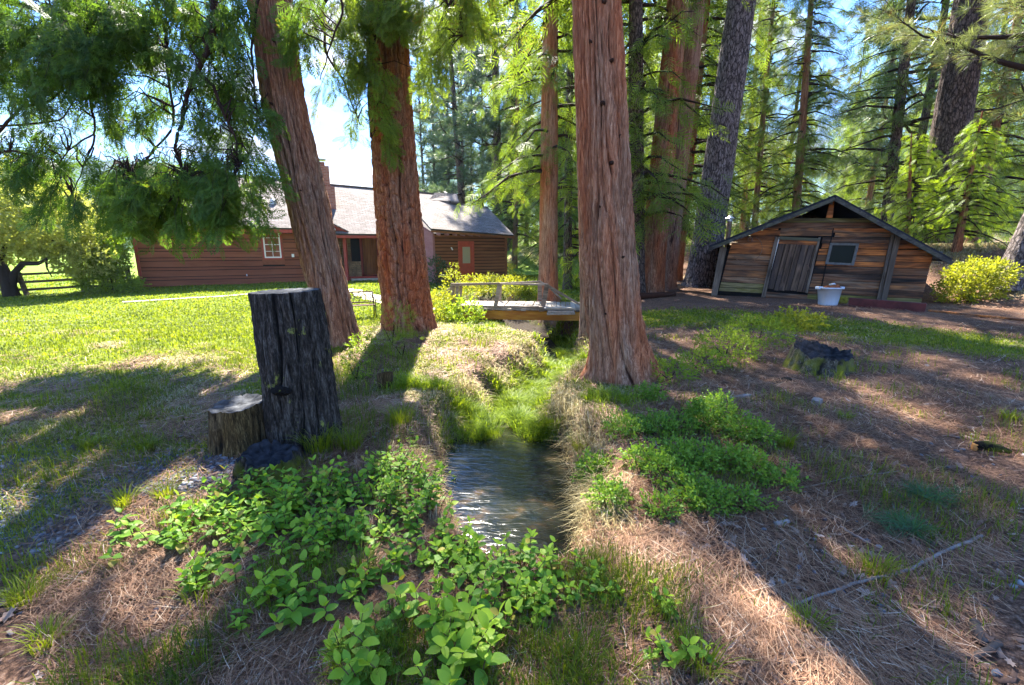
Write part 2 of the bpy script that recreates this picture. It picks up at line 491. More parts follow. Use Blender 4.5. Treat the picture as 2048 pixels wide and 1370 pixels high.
gyy, gxx = np.gradient(Z, gy, gx); slope_ = np.hypot(gxx, gyy).ravel()
for nm, a in (('soil', smooth(slope_ + .25 * fbm(X.ravel() * 3, Y.ravel() * 3, 0, 2, 8), .55, .95) * (np.abs(X.ravel()) < 4)), ('lawn', lawn_), ('dry', dry_), ('lush', lush_), ('wet', 1 - smooth(dch + .05 * fbm(X.ravel() * 4, Y.ravel() * 4), -.1, .22)),
              ('gravel', smooth(-X.ravel() + .9 * fbm(X.ravel() * 1.3, Y.ravel() * 1.3, 0, 2, 77), 2.3, 2.7) * smooth(Y.ravel(), 2.1, 2.4) * (1 - smooth(Y.ravel(), 3.2, 4.0)) + smooth(-X.ravel(), 11.5, 12.5) * (1 - smooth(np.abs(Y.ravel() - 12.2), .2, 1.3)))):
    at = gme.attributes.new(nm, 'FLOAT', 'POINT'); at.data.foreach_set('value', np.clip(a, 0, 1).astype(np.float32))

m, nt, N, L, b = nodes_mat('ground_soil', 0.95, 0.1)
def attr(nm):
    a = N.new('ShaderNodeAttribute'); a.attribute_name = nm; return a.outputs['Fac']
w1 = coords(nt, (1, 1, 1), 'World')
fine = noise(nt, w1, 38, 6, 0.7); midn = noise(nt, w1, 4.5, 5, 0.6, 0.4); bign = noise(nt, w1, 0.9, 4)
duff = ramp(nt, fine, [(0.30, (.022, .013, .009)), (0.46, (.095, .052, .032)), (0.60, (.21, .12, .075)), (0.76, (.38, .27, .19))])
duff = mix(nt, ramp(nt, midn, [(0.4, 0.0), (0.65, 0.75)]), duff, mix(nt, 1.0, duff, (.62, .62, .68), 'MULTIPLY'))
green = ramp(nt, fine, [(0.25, (.022, .035, .006)), (0.5, (.10, .14, .012)), (0.75, (.20, .22, .03))])
straw = ramp(nt, fine, [(0.25, (.12, .085, .045)), (0.5, (.27, .20, .11)), (0.75, (.42, .35, .21))])
grav = ramp(nt, fine, [(0.25, (.03, .03, .033)), (0.5, (.09, .092, .098)), (0.75, (.19, .195, .205))])
mud = ramp(nt, fine, [(0.3, (.010, .008, .006)), (0.7, (.05, .036, .024))])
mdw = ramp(nt, bign, [(0.3, (.10, .18, .015)), (0.7, (.17, .25, .025))])
sep = N.new('ShaderNodeSeparateXYZ'); g_ = N.new('ShaderNodeNewGeometry'); L.new(g_.outputs['Position'], sep.inputs[0])
farf = ramp(nt, math_n(nt, 'MULTIPLY', sep.outputs['Y'], 0.02), [(0.3, 0.0), (0.55, 1.0)])
green = mix(nt, farf, green, mdw)
c = mix(nt, ramp(nt, attr('lawn'), [(0.15, 0.0), (0.7, 0.92)]), duff, green)
c = mix(nt, ramp(nt, attr('dry'), [(0.2, 0.0), (0.8, 0.9)]), c, straw)
c = mix(nt, ramp(nt, attr('gravel'), [(0.2, 0.0), (0.8, 0.85)]), c, grav)
soil = ramp(nt, fine, [(0.28, (.04, .024, .014)), (0.5, (.13, .08, .048)), (0.72, (.26, .18, .11))])
c = mix(nt, attr('soil'), c, soil)
c = mix(nt, attr('wet'), c, mud)
L.new(c, b.inputs['Base Color'])
bump(nt, b, fine, 0.9, 0.02)
gme.materials.append(m)
tag(link('ground', gme), kind='structure')

# garden path: pale strip across the lawn and a second one towards the porch
M_path = plain_mat('pale_gravel', (.42, .37, .29), 0.95, 0.1, 0.3, 14, bmp=.01)
def strip(name, pix, w):
    P = [G(*p) for p in pix]; vs, fs = [], []
    Q = []
    for i in range(len(P) - 1):
        for k in range(8): Q.append(P[i].lerp(P[i + 1], k / 8))
    Q.append(P[-1])
    for i, p in enumerate(Q):
        d = (Q[min(i + 1, len(Q) - 1)] - Q[max(i - 1, 0)]); d.z = 0; d.normalize(); s = Vector((-d.y, d.x, 0))
        for j in range(4):
            q = p + s * (w * (j / 3 - .5) * (1 + .25 * math.sin(i * 1.9 + j)))
            vs.append((q.x, q.y, ground(q.x, q.y) + .03))
    for i in range(len(Q) - 1):
        for j in range(3): a = i * 4 + j; fs.append((a, a + 1, a + 5, a + 4))
    tag(link(name, mesh_py(name, vs, fs, M_path)), kind='structure')
strip('path', [(245, 605), (330, 600), (420, 595), (500, 589), (560, 583), (690, 578)], .35)
strip('path', [(690, 580), (735, 592), (775, 605), (860, 622)], .8)

# water of the stream pool
m, nt, N, L, b = nodes_mat('stream_water', 0.10, 1.0)
b.inputs['IOR'].default_value = 1.333
w1 = coords(nt, (1, 1, 1), 'World')
bed = ramp(nt, noise(nt, w1, 5.0, 4), [(0.35, (.004, .006, .006)), (0.55, (.014, .014, .010)), (0.74, (.06, .034, .012))])
L.new(bed, b.inputs['Base Color'])
wv = noise(nt, coords(nt, (5.0, 17.0, 1), 'World', (0, 0, .25)), 1.0, 3, 0.5, 1.2)
bump(nt, b, wv, 0.16, 0.05)
M_water = m
wx = np.linspace(-1.6, 1.5, 40); wy = np.linspace(1.9, 5.1, 48)
WX, WY = np.meshgrid(wx, wy)
ii = np.arange(40 * 48).reshape(48, 40)
wf = np.stack([ii[:-1, :-1], ii[:-1, 1:], ii[1:, 1:], ii[1:, :-1]], -1).reshape(-1, 4)
wc = H((WX[:-1, :-1] + WX[1:, 1:]) / 2, (WY[:-1, :-1] + WY[1:, 1:]) / 2).ravel()
wf = wf[wc < WATER_Z + .12]
tag(link('water', mesh_np('water', np.stack([WX, WY, np.full_like(WX, WATER_Z)], -1).reshape(-1, 3), wf, M_water, smooth_sh=True)), kind='structure')

# far wooded hill at the left, seen through the haze
hx = np.linspace(-1150, -60, 90); hy = np.linspace(480, 1100, 40)
HX, HY = np.meshgrid(hx, hy)
HZ = 20 + 125 * np.exp(-(((HX + 640) / 330) ** 2 + ((HY - 850) / 230) ** 2)) + 60 * np.exp(-(((HX + 1000) / 200) ** 2 + ((HY - 800) / 230) ** 2)) + 10 * fbm(HX / 70, HY / 70, 0, 4, 2)
HZ = HZ * smooth(HY, 480, 640)
ii = np.arange(90 * 40).reshape(40, 90)
hf = np.stack([ii[:-1, :-1], ii[:-1, 1:], ii[1:, 1:], ii[1:, :-1]], -1).reshape(-1, 4)
m, nt, N, L, b = nodes_mat('wooded_hillside', 0.95, 0.05)
hn = noise(nt, coords(nt, (1, 1, .5), 'World'), 0.12, 6, 0.7)
L.new(ramp(nt, hn, [(0.3, (.018, .04, .03)), (0.7, (.06, .10, .07))]), b.inputs['Base Color'])
bump(nt, b, hn, 1.0, 6.0)
tag(link('hill', mesh_np('hill', np.stack([HX, HY, HZ], -1).reshape(-1, 3), hf, m, smooth_sh=True)), kind='structure')
# ------------------------------------------------------------------ buildings
class Plane:
    """a vertical plane through two ground points; u runs along it, z is height; n points to the camera's side"""
    def __init__(s, a, b):
        s.o = Vector((a[0], a[1], 0)); d = Vector((b[0] - a[0], b[1] - a[1], 0)); s.len = d.length; s.d = d.normalized()
        s.n = Vector((s.d.y, -s.d.x, 0))
    def uz(s, px, py, off=0.0):
        r = ray(px, py); o = s.o + s.n * off - Vector((0, 0, EYE))
        t = o.dot(s.n) / r.dot(s.n); p = Vector((0, 0, EYE)) + r * t
        return (p - s.o).dot(s.d), p.z
    def P(s, u, z, off=0.0):
        return s.o + s.d * u + s.n * off + Vector((0, 0, z))
    def quad(s, mb, pts, off, th):
        """a board with outline pts (u, z), its face off + th in front of the plane"""
        return mb.prism([s.P(u, z, off) for u, z in pts], s.n * th)

def thing_at(name, p, label, cat, group=None, rz=0.0):
    return empty(name, p, rz, label, cat, group)

def lb(mb, name, mat, root, sm=False, bevel=0, parent2=None):
    """build a part whose coordinates are world coordinates; parent2: the part it belongs to (same frame as the root)"""
    r = root.location; rot = Matrix.Rotation(-root.rotation_euler.z, 3, 'Z')
    v = [rot @ (Vector(p) - r) for p in mb.v]
    o = link(name, mesh_py(name, v, mb.f, mat, sm), parent2 or root)
    if bevel:
        md = o.modifiers.new('bevel', 'BEVEL'); md.width = bevel; md.segments = 1; md.limit_method = 'ANGLE'
    return o

# materials
M_siding = wood_mat('brown_painted_siding', (.145, .043, .021), (.19, .060, .030), (.235, .080, .042), 'X', .6, .75)
M_siding2 = wood_mat('brown_painted_wing_siding', (.14, .050, .018), (.20, .075, .026), (.26, .105, .038), 'X', .6, .75)
M_side_lit = wood_mat('lit_tone_siding', (.22, .085, .085), (.26, .11, .11), (.30, .14, .14), 'X', .6, .75)  # wing siding with the light on its side wall put into the colour
M_trim = plain_mat('red_trim_paint', (.30, .045, .030), .55, .35, .18)
M_doorred = plain_mat('orange_red_door_paint', (.42, .065, .022), .5, .4, .15)
M_white = plain_mat('white_window_paint', (.72, .72, .68), .5, .4, .05)
M_glass = nodes_mat('window_glass', .05, .9)[0]
M_glass.node_tree.nodes['Principled BSDF'].inputs['Base Color'].default_value = (.03, .045, .045, 1)
M_metal = plain_mat('rusty_pipe_metal', (.16, .10, .07), .6, .5, .4, 9, .5)
M_galv = plain_mat('galvanised_metal', (.42, .45, .48), .4, .5, .15, 9, .8)
M_stepwood = plain_mat('grey_step_boards', (.17, .18, .13), .9, .2, .3, 8)
M_dark = plain_mat('dark_interior', (.012, .011, .010), .9, .1, .2)
M_orangewood = wood_mat('varnished_door_boards', (.12, .045, .012), (.24, .09, .022), (.36, .15, .04), 'Z', .6, .6)
M_stone = plain_mat('tan_field_stone', (.25, .17, .10), .85, .2, .45, 3, bmp=.02)
M_slab = plain_mat('pale_step_slab', (.34, .33, .25), .9, .2, .2)

def shingle_mat(name, c1, c2, mortar, sc, bw=.32, rh=.14):
    m, nt, N, L, b = nodes_mat(name, 0.9, 0.15)
    bt = N.new('ShaderNodeTexBrick'); L.new(coords(nt, (1, 1, 1)), bt.inputs['Vector'])
    bt.inputs['Scale'].default_value = sc; bt.inputs['Brick Width'].default_value = bw; bt.inputs['Row Height'].default_value = rh
    bt.inputs['Mortar Size'].default_value = .010; bt.inputs['Mortar Smooth'].default_value = .3
    bt.inputs['Color1'].default_value = (*c1, 1); bt.inputs['Color2'].default_value = (*c2, 1); bt.inputs['Mortar'].default_value = (*mortar, 1)
    n = noise(nt, coords(nt), 7, 5, .7)
    L.new(mix(nt, .55, bt.outputs['Color'], mix(nt, 1.0, bt.outputs['Color'], ramp(nt, n, [(.3, .55), (.7, 1.5)]), 'MULTIPLY')), b.inputs['Base Color'])
    bump(nt, b, bt.outputs['Fac'], -.6, .015)
    return m
M_roof = shingle_mat('grey_brown_shingles', (.135, .115, .102), (.215, .185, .168), (.06, .052, .046), 1.0, .30, .13)
M_brick = shingle_mat('chimney_brick', (.26, .085, .055), (.36, .15, .10), (.30, .24, .20), 1.0, .22, .08)

def roof_slab(name, pts, mat, root, th=.10, up=Vector((0, 0, 1)), parent2=None):
    """a sloped slab with its own object frame: local x along the eave (pts[0] to pts[1]), local y up the slope"""
    p = [Vector(q) for q in pts]; x = (p[1] - p[0]).normalized(); nrm = x.cross(p[-1] - p[0]).normalized()
    if nrm.z < 0: nrm = -nrm
    y = nrm.cross(x); R = Matrix((x, y, nrm)).transposed()
    loc = [R.inverted() @ (q - p[0]) for q in p]
    mb = MB().prism(loc, (0, 0, -th))
    o = link(name, mesh_py(name, mb.v, mb.f, mat), parent2 or root)
    o.matrix_local = Matrix.Translation(p[0] - root.location) @ R.to_4x4()
    return o

# ---- the long brown house
A0, A1 = G(285, 577), G(600, 564)
WA = Plane((A0.x, A0.y), (A1.x, A1.y))
z0 = -0.12
house = thing_at('house', WA.P(3, z0), 'long brown board-sided house with grey shingle roof and brick chimney across the lawn', 'house')
uA, uB = WA.uz(285, 577)[0], WA.uz(668, 562)[0]
zE = 2.62
def house_board(pl, u0, u1, za, zb, mat, off=.03, th=.022, holes=()):
    """one siding board, cut round the holes (u0, u1, z0, z1)"""
    segs = [(u0, u1)]
    for h in holes:
        if zb > h[2] + .01 and za < h[3] - .01:
            ns = []
            for a, c in segs:
                if h[1] <= a or h[0] >= c: ns.append((a, c)); continue
                if h[0] > a: ns.append((a, h[0]))
                if h[1] < c: ns.append((h[1], c))
            segs = ns
    for a, c in segs:
        ctr = pl.P((a + c) / 2, (za + zb) / 2, off)
        L2, h2 = (c - a) / 2, (zb - za) / 2
        mb = MB().box(-L2, L2, -th, 0, -h2, h2 - .030)
        # lower edge stands proud, like lapped boards
        mb.v = [(x, y - (.012 if z < 0 and y < -th / 2 else 0), z) for x, y, z in mb.v]
        o = link('siding_board', mesh_py('siding_board', mb.v, mb.f, mat), house)
        o.matrix_local = Matrix.Translation(ctr - house.location) @ Matrix((pl.d, -pl.n, (0, 0, 1))).transposed().to_4x4()
wb = [WA.uz(x, y) for x, y in ((527, 516), (561, 516), (527, 462), (561, 462))]
wu0, wu1 = sum(p[0] for p in (wb[0], wb[2])) / 2, sum(p[0] for p in (wb[1], wb[3])) / 2
wz0, wz1 = wb[0][1], wb[2][1]
mb = MB(); WA.quad(mb, [(uA, z0), (uB, z0), (uB, zE), (uA, zE)], -.12, .15); lb(mb, 'wall', M_dark, house)
z, k = z0, 0
while z < zE - .05:
    h = (.30, .15)[k % 2]; z1_ = min(z + h, zE)
    house_board(WA, uA, uB, z, z1_, M_siding, holes=[(wu0 - .12, wu1 + .12, wz0 - .12, wz1 + .12)])
    z = z1_; k += 1
for u in (uA - .06, uB - .06):
    mb = MB(); WA.quad(mb, [(u, z0), (u + .14, z0), (u + .14, zE), (u, zE)], .03, .05); lb(mb, 'corner_trim', M_trim, house)
def framed_window(pl, u0, u1, za, zb, off, trimmat, framemat, nx_, nz_, root, tw=.075, fw=.065, name='window'):
    mb = MB()
    for q in ([(u0 - tw, za - tw), (u1 + tw, za - tw), (u1 + tw, za), (u0 - tw, za)], [(u0 - tw, zb), (u1 + tw, zb), (u1 + tw, zb + tw), (u0 - tw, zb + tw)],
              [(u0 - tw, za), (u0, za), (u0, zb), (u0 - tw, zb)], [(u1, za), (u1 + tw, za), (u1 + tw, zb), (u1, zb)]):
        pl.quad(mb, q, off, .05)
    w = lb(mb, name, trimmat, root)
    mb = MB()
    for q in ([(u0, za), (u1, za), (u1, za + fw), (u0, za + fw)], [(u0, zb - fw), (u1, zb - fw), (u1, zb), (u0, zb)],
              [(u0, za + fw), (u0 + fw, za + fw), (u0 + fw, zb - fw), (u0, zb - fw)], [(u1 - fw, za + fw), (u1, za + fw), (u1, zb - fw), (u1 - fw, zb - fw)],
              [(u0 + fw, (za + zb) / 2 - .02), (u1 - fw, (za + zb) / 2 - .02), (u1 - fw, (za + zb) / 2 + .02), (u0 + fw, (za + zb) / 2 + .02)]):
        pl.quad(mb, q, off - .005, .035)
    if nx_:
        lb(mb, 'sash', framemat, root, parent2=w)
        for i in range(1, nx_):
            mb = MB(); u = u0 + fw + (u1 - u0 - 2 * fw) * i / nx_; pl.quad(mb, [(u - .011, za + fw), (u + .011, za + fw), (u + .011, zb - fw), (u - .011, zb - fw)], off - .005, .022); lb(mb, 'muntin', framemat, root, parent2=w)
        for j in range(1, nz_):
            if j * 2 == nz_: continue
            mb = MB(); zz = za + (zb - za) * j / nz_; pl.quad(mb, [(u0 + fw, zz - .011), (u1 - fw, zz - .011), (u1 - fw, zz + .011), (u0 + fw, zz + .011)], off - .005, .019); lb(mb, 'muntin', framemat, root, parent2=w)
    else:
        lb(mb, 'sash', framemat, root, parent2=w)
    mb = MB(); pl.quad(mb, [(u0, za), (u1, za), (u1, zb), (u0, zb)], off - .012, .006); lb(mb, 'pane', M_glass, root, parent2=w)
    return w
mb = MB(); WA.quad(mb, [(wu0 - .13, wz0 - .34), (wu1 + .13, wz0 - .34), (wu1 + .13, wz1 + .22), (wu0 - .13, wz1 + .22)], .028, .012); lb(mb, 'window_backing', M_siding, house)
framed_window(WA, wu0, wu1, wz0, wz1, .03, M_trim, M_white, 2, 4, house)
u, z = WA.uz(586, 511); mb = MB(); WA.quad(mb, [(u - .06, z - .08), (u + .06, z - .08), (u + .06, z + .08), (u - .06, z + .08)], .05, .05); lb(mb, 'junction_box', M_white, house)
u, z = WA.uz(494, 549); mb = MB().tube([WA.P(u, z, .04), WA.P(u, z, .16), WA.P(u + .02, z - .07, .18)], [.03, .03, .02]); lb(mb, 'garden_tap', M_galv, house)

# roof of the long block: eave, sagging ridge, slanted left verge
B = -4.6
def rz(u): return float(np.interp(u, [-1.2, 9.8, 16.7], [5.95, 5.38, 5.15]))
E0, E1 = WA.P(-.25, 2.66, .62), WA.P(uB + .1, 2.66, .62)
E2, E3 = WA.P(uB + .1, 2.42, .42), WA.P(16.2, 2.42, .42)
R0, R1, R2 = WA.P(-1.25, rz(-1.2), B), WA.P(uB + .1, rz(8), B), WA.P(16.7, rz(16.7), B)
roof_slab('roof', [E0, E1, R1, R0], M_roof, house, .12)
roof_slab('roof', [E2, E3, R2, R1], M_roof, house, .12)
for pts in ([WA.P(-1.25, rz(-1.2), B), R1, WA.P(uB, 2.4, 2 * B), WA.P(-.25, 2.4, 2 * B)], [R1, R2, WA.P(16.7, 2.4, 2 * B), WA.P(uB, 2.4, 2 * B)]):
    roof_slab('roof', pts, M_roof, house, .12)
mb = MB().bar(E0 - Vector((0, 0, .16)), E1 - Vector((0, 0, .16)), .04, .16); lb(mb, 'fascia', M_trim, house)
mb = MB().bar(E2 - Vector((0, 0, .16)), E3 - Vector((0, 0, .16)), .04, .14); lb(mb, 'fascia', M_trim, house)
mb = MB().bar(E0 - Vector((0, 0, .17)), R0 - Vector((0, 0, .17)), .06, .24); lb(mb, 'verge_board', M_trim, house)
mb = MB().bar(R0 + Vector((0, 0, .03)), R1 + Vector((0, 0, .03)), .22, .05).bar(R1 + Vector((0, 0, .03)), R2 + Vector((0, 0, .03)), .22, .05); lb(mb, 'ridge_cap', M_roof, house)
# left gable wall and back walls close the block
mb = MB().prism([WA.P(uA, z0, 0), WA.P(uA, zE, 0), WA.P(uA, rz(0) - .3, B), WA.P(uA, zE, 2 * B), WA.P(uA, z0, 2 * B)], WA.d * .15); lb(mb, 'gable_wall', M_siding, house)
mb = MB().prism([WA.P(uA, z0, 2 * B), WA.P(16.5, z0, 2 * B), WA.P(16.5, zE - .2, 2 * B), WA.P(uA, zE - .2, 2 * B)], WA.n * .15); lb(mb, 'back_wall', M_siding, house)
for k in range(9):
    u = uA + .3 + k * (uB - uA - .5) / 8
    mb = MB().bar(WA.P(u, 2.52, .05), WA.P(u, 2.46, .56), .06, .12); lb(mb, 'rafter_tail', M_trim, house)
# two roof vents
for px_, py_ in ((546, 400), (226, 352)):
    u, z = WA.uz(px_, py_, -1.6); zz = 2.66 + (rz(u) - 2.66) * (2.2 / 5.2)
    p = WA.P(u, zz + .05, -1.6); mb = MB().tube([p, p + Vector((0, 0, .22)), p + Vector((0, 0, .34))], [.17, .15, .02], 10); lb(mb, 'roof_vent', M_galv, house)

# porch: back wall, posts, stone pillar, varnished boards, steps
PB = Plane(tuple(WA.P(uB, 0, -1.9))[:2], tuple(WA.P(16.4, 0, -1.9))[:2])
pz0 = .05
mb = MB(); PB.quad(mb, [(-.2, z0), (PB.len, z0), (PB.len, 3.4), (-.2, 3.4)], -.15, .15); lb(mb, 'wall', M_siding, house)
mb = MB().prism([WA.P(uB - .1, z0, 0), WA.P(uB - .1, 2.9, 0), WA.P(uB - .1, 3.6, -1.9), WA.P(uB - .1, z0, -1.9)], WA.d * -.12); lb(mb, 'porch_side_wall', M_siding, house)
mb = MB().prism([PB.P(0, z0, 0), PB.P(6.2, z0, 0), PB.P(6.2, z0, 1.5), PB.P(0, z0, 1.5)], (0, 0, .22)); lb(mb, 'porch_floor', M_trim, house)
def pb(px_, py_, off=0): return PB.uz(px_, py_, off)
mb = MB()
ua, ub = pb(702, 500)[0], pb(725, 500)[0]
PB.quad(mb, [(ua, pz0), (ub, pz0), (ub, 2.2), (ua, 2.2)], .02, .03); lb(mb, 'doorway', M_dark, house)
ua, ub = pb(726, 500)[0], pb(752, 500)[0]; n = 6
for i in range(n):
    a, c = ua + (ub - ua) * i / n, ua + (ub - ua) * (i + 1) / n
    mb = MB(); PB.quad(mb, [(a + .008, pz0), (c - .008, pz0), (c - .008, 2.25), (a + .008, 2.25)], .02, .05 + .006 * (i % 2)); lb(mb, 'wall_plank', M_orangewood, house)
for a in (722, 756):
    u = pb(a, 500)[0]; mb = MB(); PB.quad(mb, [(u - .06, pz0), (u + .06, pz0), (u + .06, 2.4), (u - .06, 2.4)], .06, .06); lb(mb, 'door_trim', M_trim, house)
ua, ub = pb(763, 500)[0], pb(840, 500)[0]
framed_window(PB, ua, ub, .9, 2.0, .02, M_trim, M_trim, 3, 2, house)
# stone work: separate stones in courses
rs = random.Random(3)
def stones(u0, u1, za, zb, off, dep):
    z = za
    while z < zb - .04:
        h = rs.uniform(.09, .17); u = u0
        while u < u1 - .04:
            w = min(rs.uniform(.18, .42), u1 - u); g = .012
            mb = MB(); o_ = rs.uniform(0, .05)
            j = lambda: rs.uniform(-.012, .012)
            PB.quad(mb, [(u + g, z + g + j()), (u + w - g, z + g + j()), (u + w - g + j(), min(z + h, zb) - g), (u + g + j(), min(z + h, zb) - g)], off, dep + o_)
            lb(mb, 'stone', M_stone, house)
            u += w
        z += h
ua, ub = pb(664, 500, .9)[0], pb(702, 500, .9)[0]
stones(max(ua, 0), ub, pz0, 2.25, .5, .25)
ua, ub = pb(692, 530, .9)[0], pb(722, 530, .9)[0]
stones(ub - .9, ub, pz0, .95, .85, .25)
for k, (da, h) in enumerate(((1.52, .10), (1.86, .0))):
    ua, ub = pb(697, 545)[0], pb(768, 545)[0]
    mb = MB().prism([PB.P(ua, z0 + h - .1, da), PB.P(ub, z0 + h - .1, da), PB.P(ub, z0 + h - .1, da + .36), PB.P(ua, z0 + h - .1, da + .36)], (0, 0, .12)); lb(mb, 'step', M_slab, house, bevel=.01)
# posts with a small red gable over them
for pxb, pyb, pxt in ((695, 559, 687), (664, 559, 657)):
    b_ = PB.uz(pxb, pyb, 1.9); u = b_[0]
    mb = MB().bar(PB.P(u, z0, 1.9), PB.P(u, 2.35, 1.9), .16, .16, (1, 0, 0)); lb(mb, 'porch_post', M_trim, house)
g0, g1, g2 = PB.uz(697, 466, 2.1), PB.uz(662, 449, 2.1), PB.uz(628, 468, 2.1)
pt = lambda g, o, dz=0: PB.P(g[0], g[1] + dz, o)
mb = MB().prism([pt(g0, 2.0), pt(g1, 2.0), pt(g2, 2.0)], PB.n * .06); lb(mb, 'porch_gable', M_trim, house)
mb = MB().bar(pt(g0, 2.1, .03), pt(g1, 2.1, .05), .1, .12, PB.n).bar(pt(g1, 2.1, .05), pt(g2, 2.1, .03), .1, .12, PB.n); lb(mb, 'gable_board', M_trim, house)
roof_slab('porch_roof', [pt(g0, 2.2, .1), pt(g0, .4, .1), pt(g1, .0, .12), pt(g1, 2.2, .12)], M_roof, house, .06)
u0_ = PB.uz(690, 480, 1.9)[0]
mb = MB().bar(PB.P(u0_ - 2, 2.36, 1.9), PB.P(PB.len, 2.36, 1.9), .12, .16); lb(mb, 'porch_beam', M_trim, house)
lamp = PB.uz(668, 457, 2.2); p = PB.P(lamp[0], lamp[1], 2.18); mb = MB().tube([p, p + PB.n * .12 - Vector((0, 0, .06))], [.05, .07]); lb(mb, 'porch_lamp', M_white, house)

# right wing
C0, C1 = G(869, 566), G(1012, 561)
WC = Plane((C0.x, C0.y), (C1.x, C1.y))
uz = lambda x, y: WC.uz(x, y)
wt0, wt1 = uz(868, 462)[1], uz(1013, 474)[1]
zt = (wt0 + wt1) / 2
du = [uz(920, 540), uz(945, 540)]; dz1 = uz(930, 486)[1]
mb = MB(); WC.quad(mb, [(0, z0), (WC.len, z0), (WC.len, zt), (0, zt)], -.15, .15); lb(mb, 'wall', M_dark, house)
z = z0
while z < zt - .03:
    z1_ = min(z + .165, zt); house_board(WC, 0, WC.len, z, z1_, M_siding2, .0, .022, [(du[0][0] - .08, du[1][0] + .08, z0 - .1, dz1 + .08)]); z = z1_
for u in (-.05, WC.len - .07):
    mb = MB(); WC.quad(mb, [(u, z0), (u + .12, z0), (u + .12, zt), (u, zt)], .005, .05); lb(mb, 'corner_trim', M_side_lit if u < 0 else M_siding2, house)
door_u0, door_u1 = du[0][0], du[1][0]
dm = MB(); WC.quad(dm, [(door_u0, z0 + .05), (door_u1, z0 + .05), (door_u1, dz1), (door_u0, dz1)], .005, .04); door = lb(dm, 'door', M_doorred, house)
tw = .09
mb = MB()
for q in ([(door_u0 - tw, z0), (door_u0, z0), (door_u0, dz1 + tw), (door_u0 - tw, dz1 + tw)], [(door_u1, z0), (door_u1 + tw, z0), (door_u1 + tw, dz1 + tw), (door_u1, dz1 + tw)], [(door_u0, dz1), (door_u1, dz1), (door_u1, dz1 + tw), (door_u0, dz1 + tw)]):
    WC.quad(mb, q, .005, .06)
lb(mb, 'door_frame', M_doorred, house, parent2=door)
w_ = door_u1 - door_u0
M_pane2 = nodes_mat('curtained_glass', .25, .6)[0]; M_pane2.node_tree.nodes['Principled BSDF'].inputs['Base Color'].default_value = (.42, .36, .22, 1)
mb = MB(); WC.quad(mb, [(door_u0 + .2 * w_, z0 + 1.0), (door_u1 - .2 * w_, z0 + 1.0), (door_u1 - .2 * w_, dz1 - .2), (door_u0 + .2 * w_, dz1 - .2)], .04, .012); lb(mb, 'door_window', M_pane2, house, parent2=door)
for a, c in ((.2, .5), (.56, .86)):
    mb = MB(); WC.quad(mb, [(door_u0 + .18 * w_, z0 + a), (door_u1 - .18 * w_, z0 + a), (door_u1 - .18 * w_, z0 + c), (door_u0 + .18 * w_, z0 + c)], .04, .016); lb(mb, 'door_panel', M_doorred, house, parent2=door)
u, z = uz(902, 495); mb = MB().tube([WC.P(u, z, .03), WC.P(u + .05, z - .12, .09)], .035, 6); lb(mb, 'wall_lamp', M_white, house)
# left side wall of the wing, running back
side_len = 3.6
sd = (-WC.n * .93 + WC.d * -.36).normalized()
S0 = WC.P(0, 0)
mb = MB().prism([S0 + Vector((0, 0, z0)), S0 + sd * side_len + Vector((0, 0, z0)), S0 + sd * side_len + Vector((0, 0, zt + 1.6)), S0 + Vector((0, 0, zt))], WC.d * .1); lb(mb, 'side_wall', M_side_lit, house)
S1 = WC.P(WC.len, 0) 
mb = MB().prism([S1 + Vector((0, 0, z0)), S1 - WC.n * 5 + Vector((0, 0, z0)), S1 - WC.n * 5 + Vector((0, 0, zt)), S1 - WC.n * 2.6 + Vector((0, 0, zt + 1.3)), S1 + Vector((0, 0, zt))], WC.d * -.1); lb(mb, 'side_wall', M_siding2, house)
def wc(px_, py_, off): u_, z_ = WC.uz(px_, py_, off); return WC.P(u_, z_, off)
e0, e1 = wc(862, 457, .55), wc(1028, 470, .55)
r1, r2, r3, r4 = wc(975, 415, -2.6), wc(920, 408, -2.6), wc(878, 391, -3.4), wc(838, 387, -3.6)
lm = wc(838, 430, -1.2)
pl_pts = [e0, e1, r1, r2, r3, r4, lm]
roof_slab('roof', [e0, e1, r1, r2], M_roof, house, .1)
# the part rising to the main ridge, as two facets
mb = MB().prism([e0, r2, r3], (0, 0, -.1)); lb(mb, 'roof_valley', M_roof, house)
mb = MB().prism([e0, r3, r4, lm], (0, 0, -.1)); lb(mb, 'roof_valley', M_roof, house)
bk = [p - WC.n * 2.8 - Vector((0, 0, 1.5)) for p in (r1, r2)]
roof_slab('roof', [r2, r1, bk[0], bk[1]], M_roof, house, .1)
mb = MB().bar(r1 + Vector((0, 0, .02)), r2 + Vector((0, 0, .02)), .16, .05).bar(r2 + Vector((0, 0, .02)), r3 + Vector((0, 0, .02)), .14, .05); lb(mb, 'ridge_cap', M_roof, house)
c1, c2, c3, c4 = wc(858, 403, -2.9), wc(918, 407, -2.3), wc(914, 391, -3.3), wc(870, 389, -3.3)
mb = MB().prism([c1, c2, c3, c4], (0, 0, .1)); lb(mb, 'roof_saddle', M_roof, house)
mb = MB().bar(e0 - Vector((0, 0, .13)), e1 - Vector((0, 0, .13)), .04, .10); lb(mb, 'fascia', M_siding2, house)
mb = MB().bar(e1 - Vector((0, 0, .12)), r1 - Vector((0, 0, .12)), .05, .16); lb(mb, 'verge_board', M_siding2, house)
for k in range(10):
    u = .2 + k * (WC.len - .3) / 9
    mb = MB().bar(WC.P(u, zt - .02, .03), WC.P(u, zt - .07, .5), .06, .10); lb(mb, 'rafter_tail', M_side_lit, house)
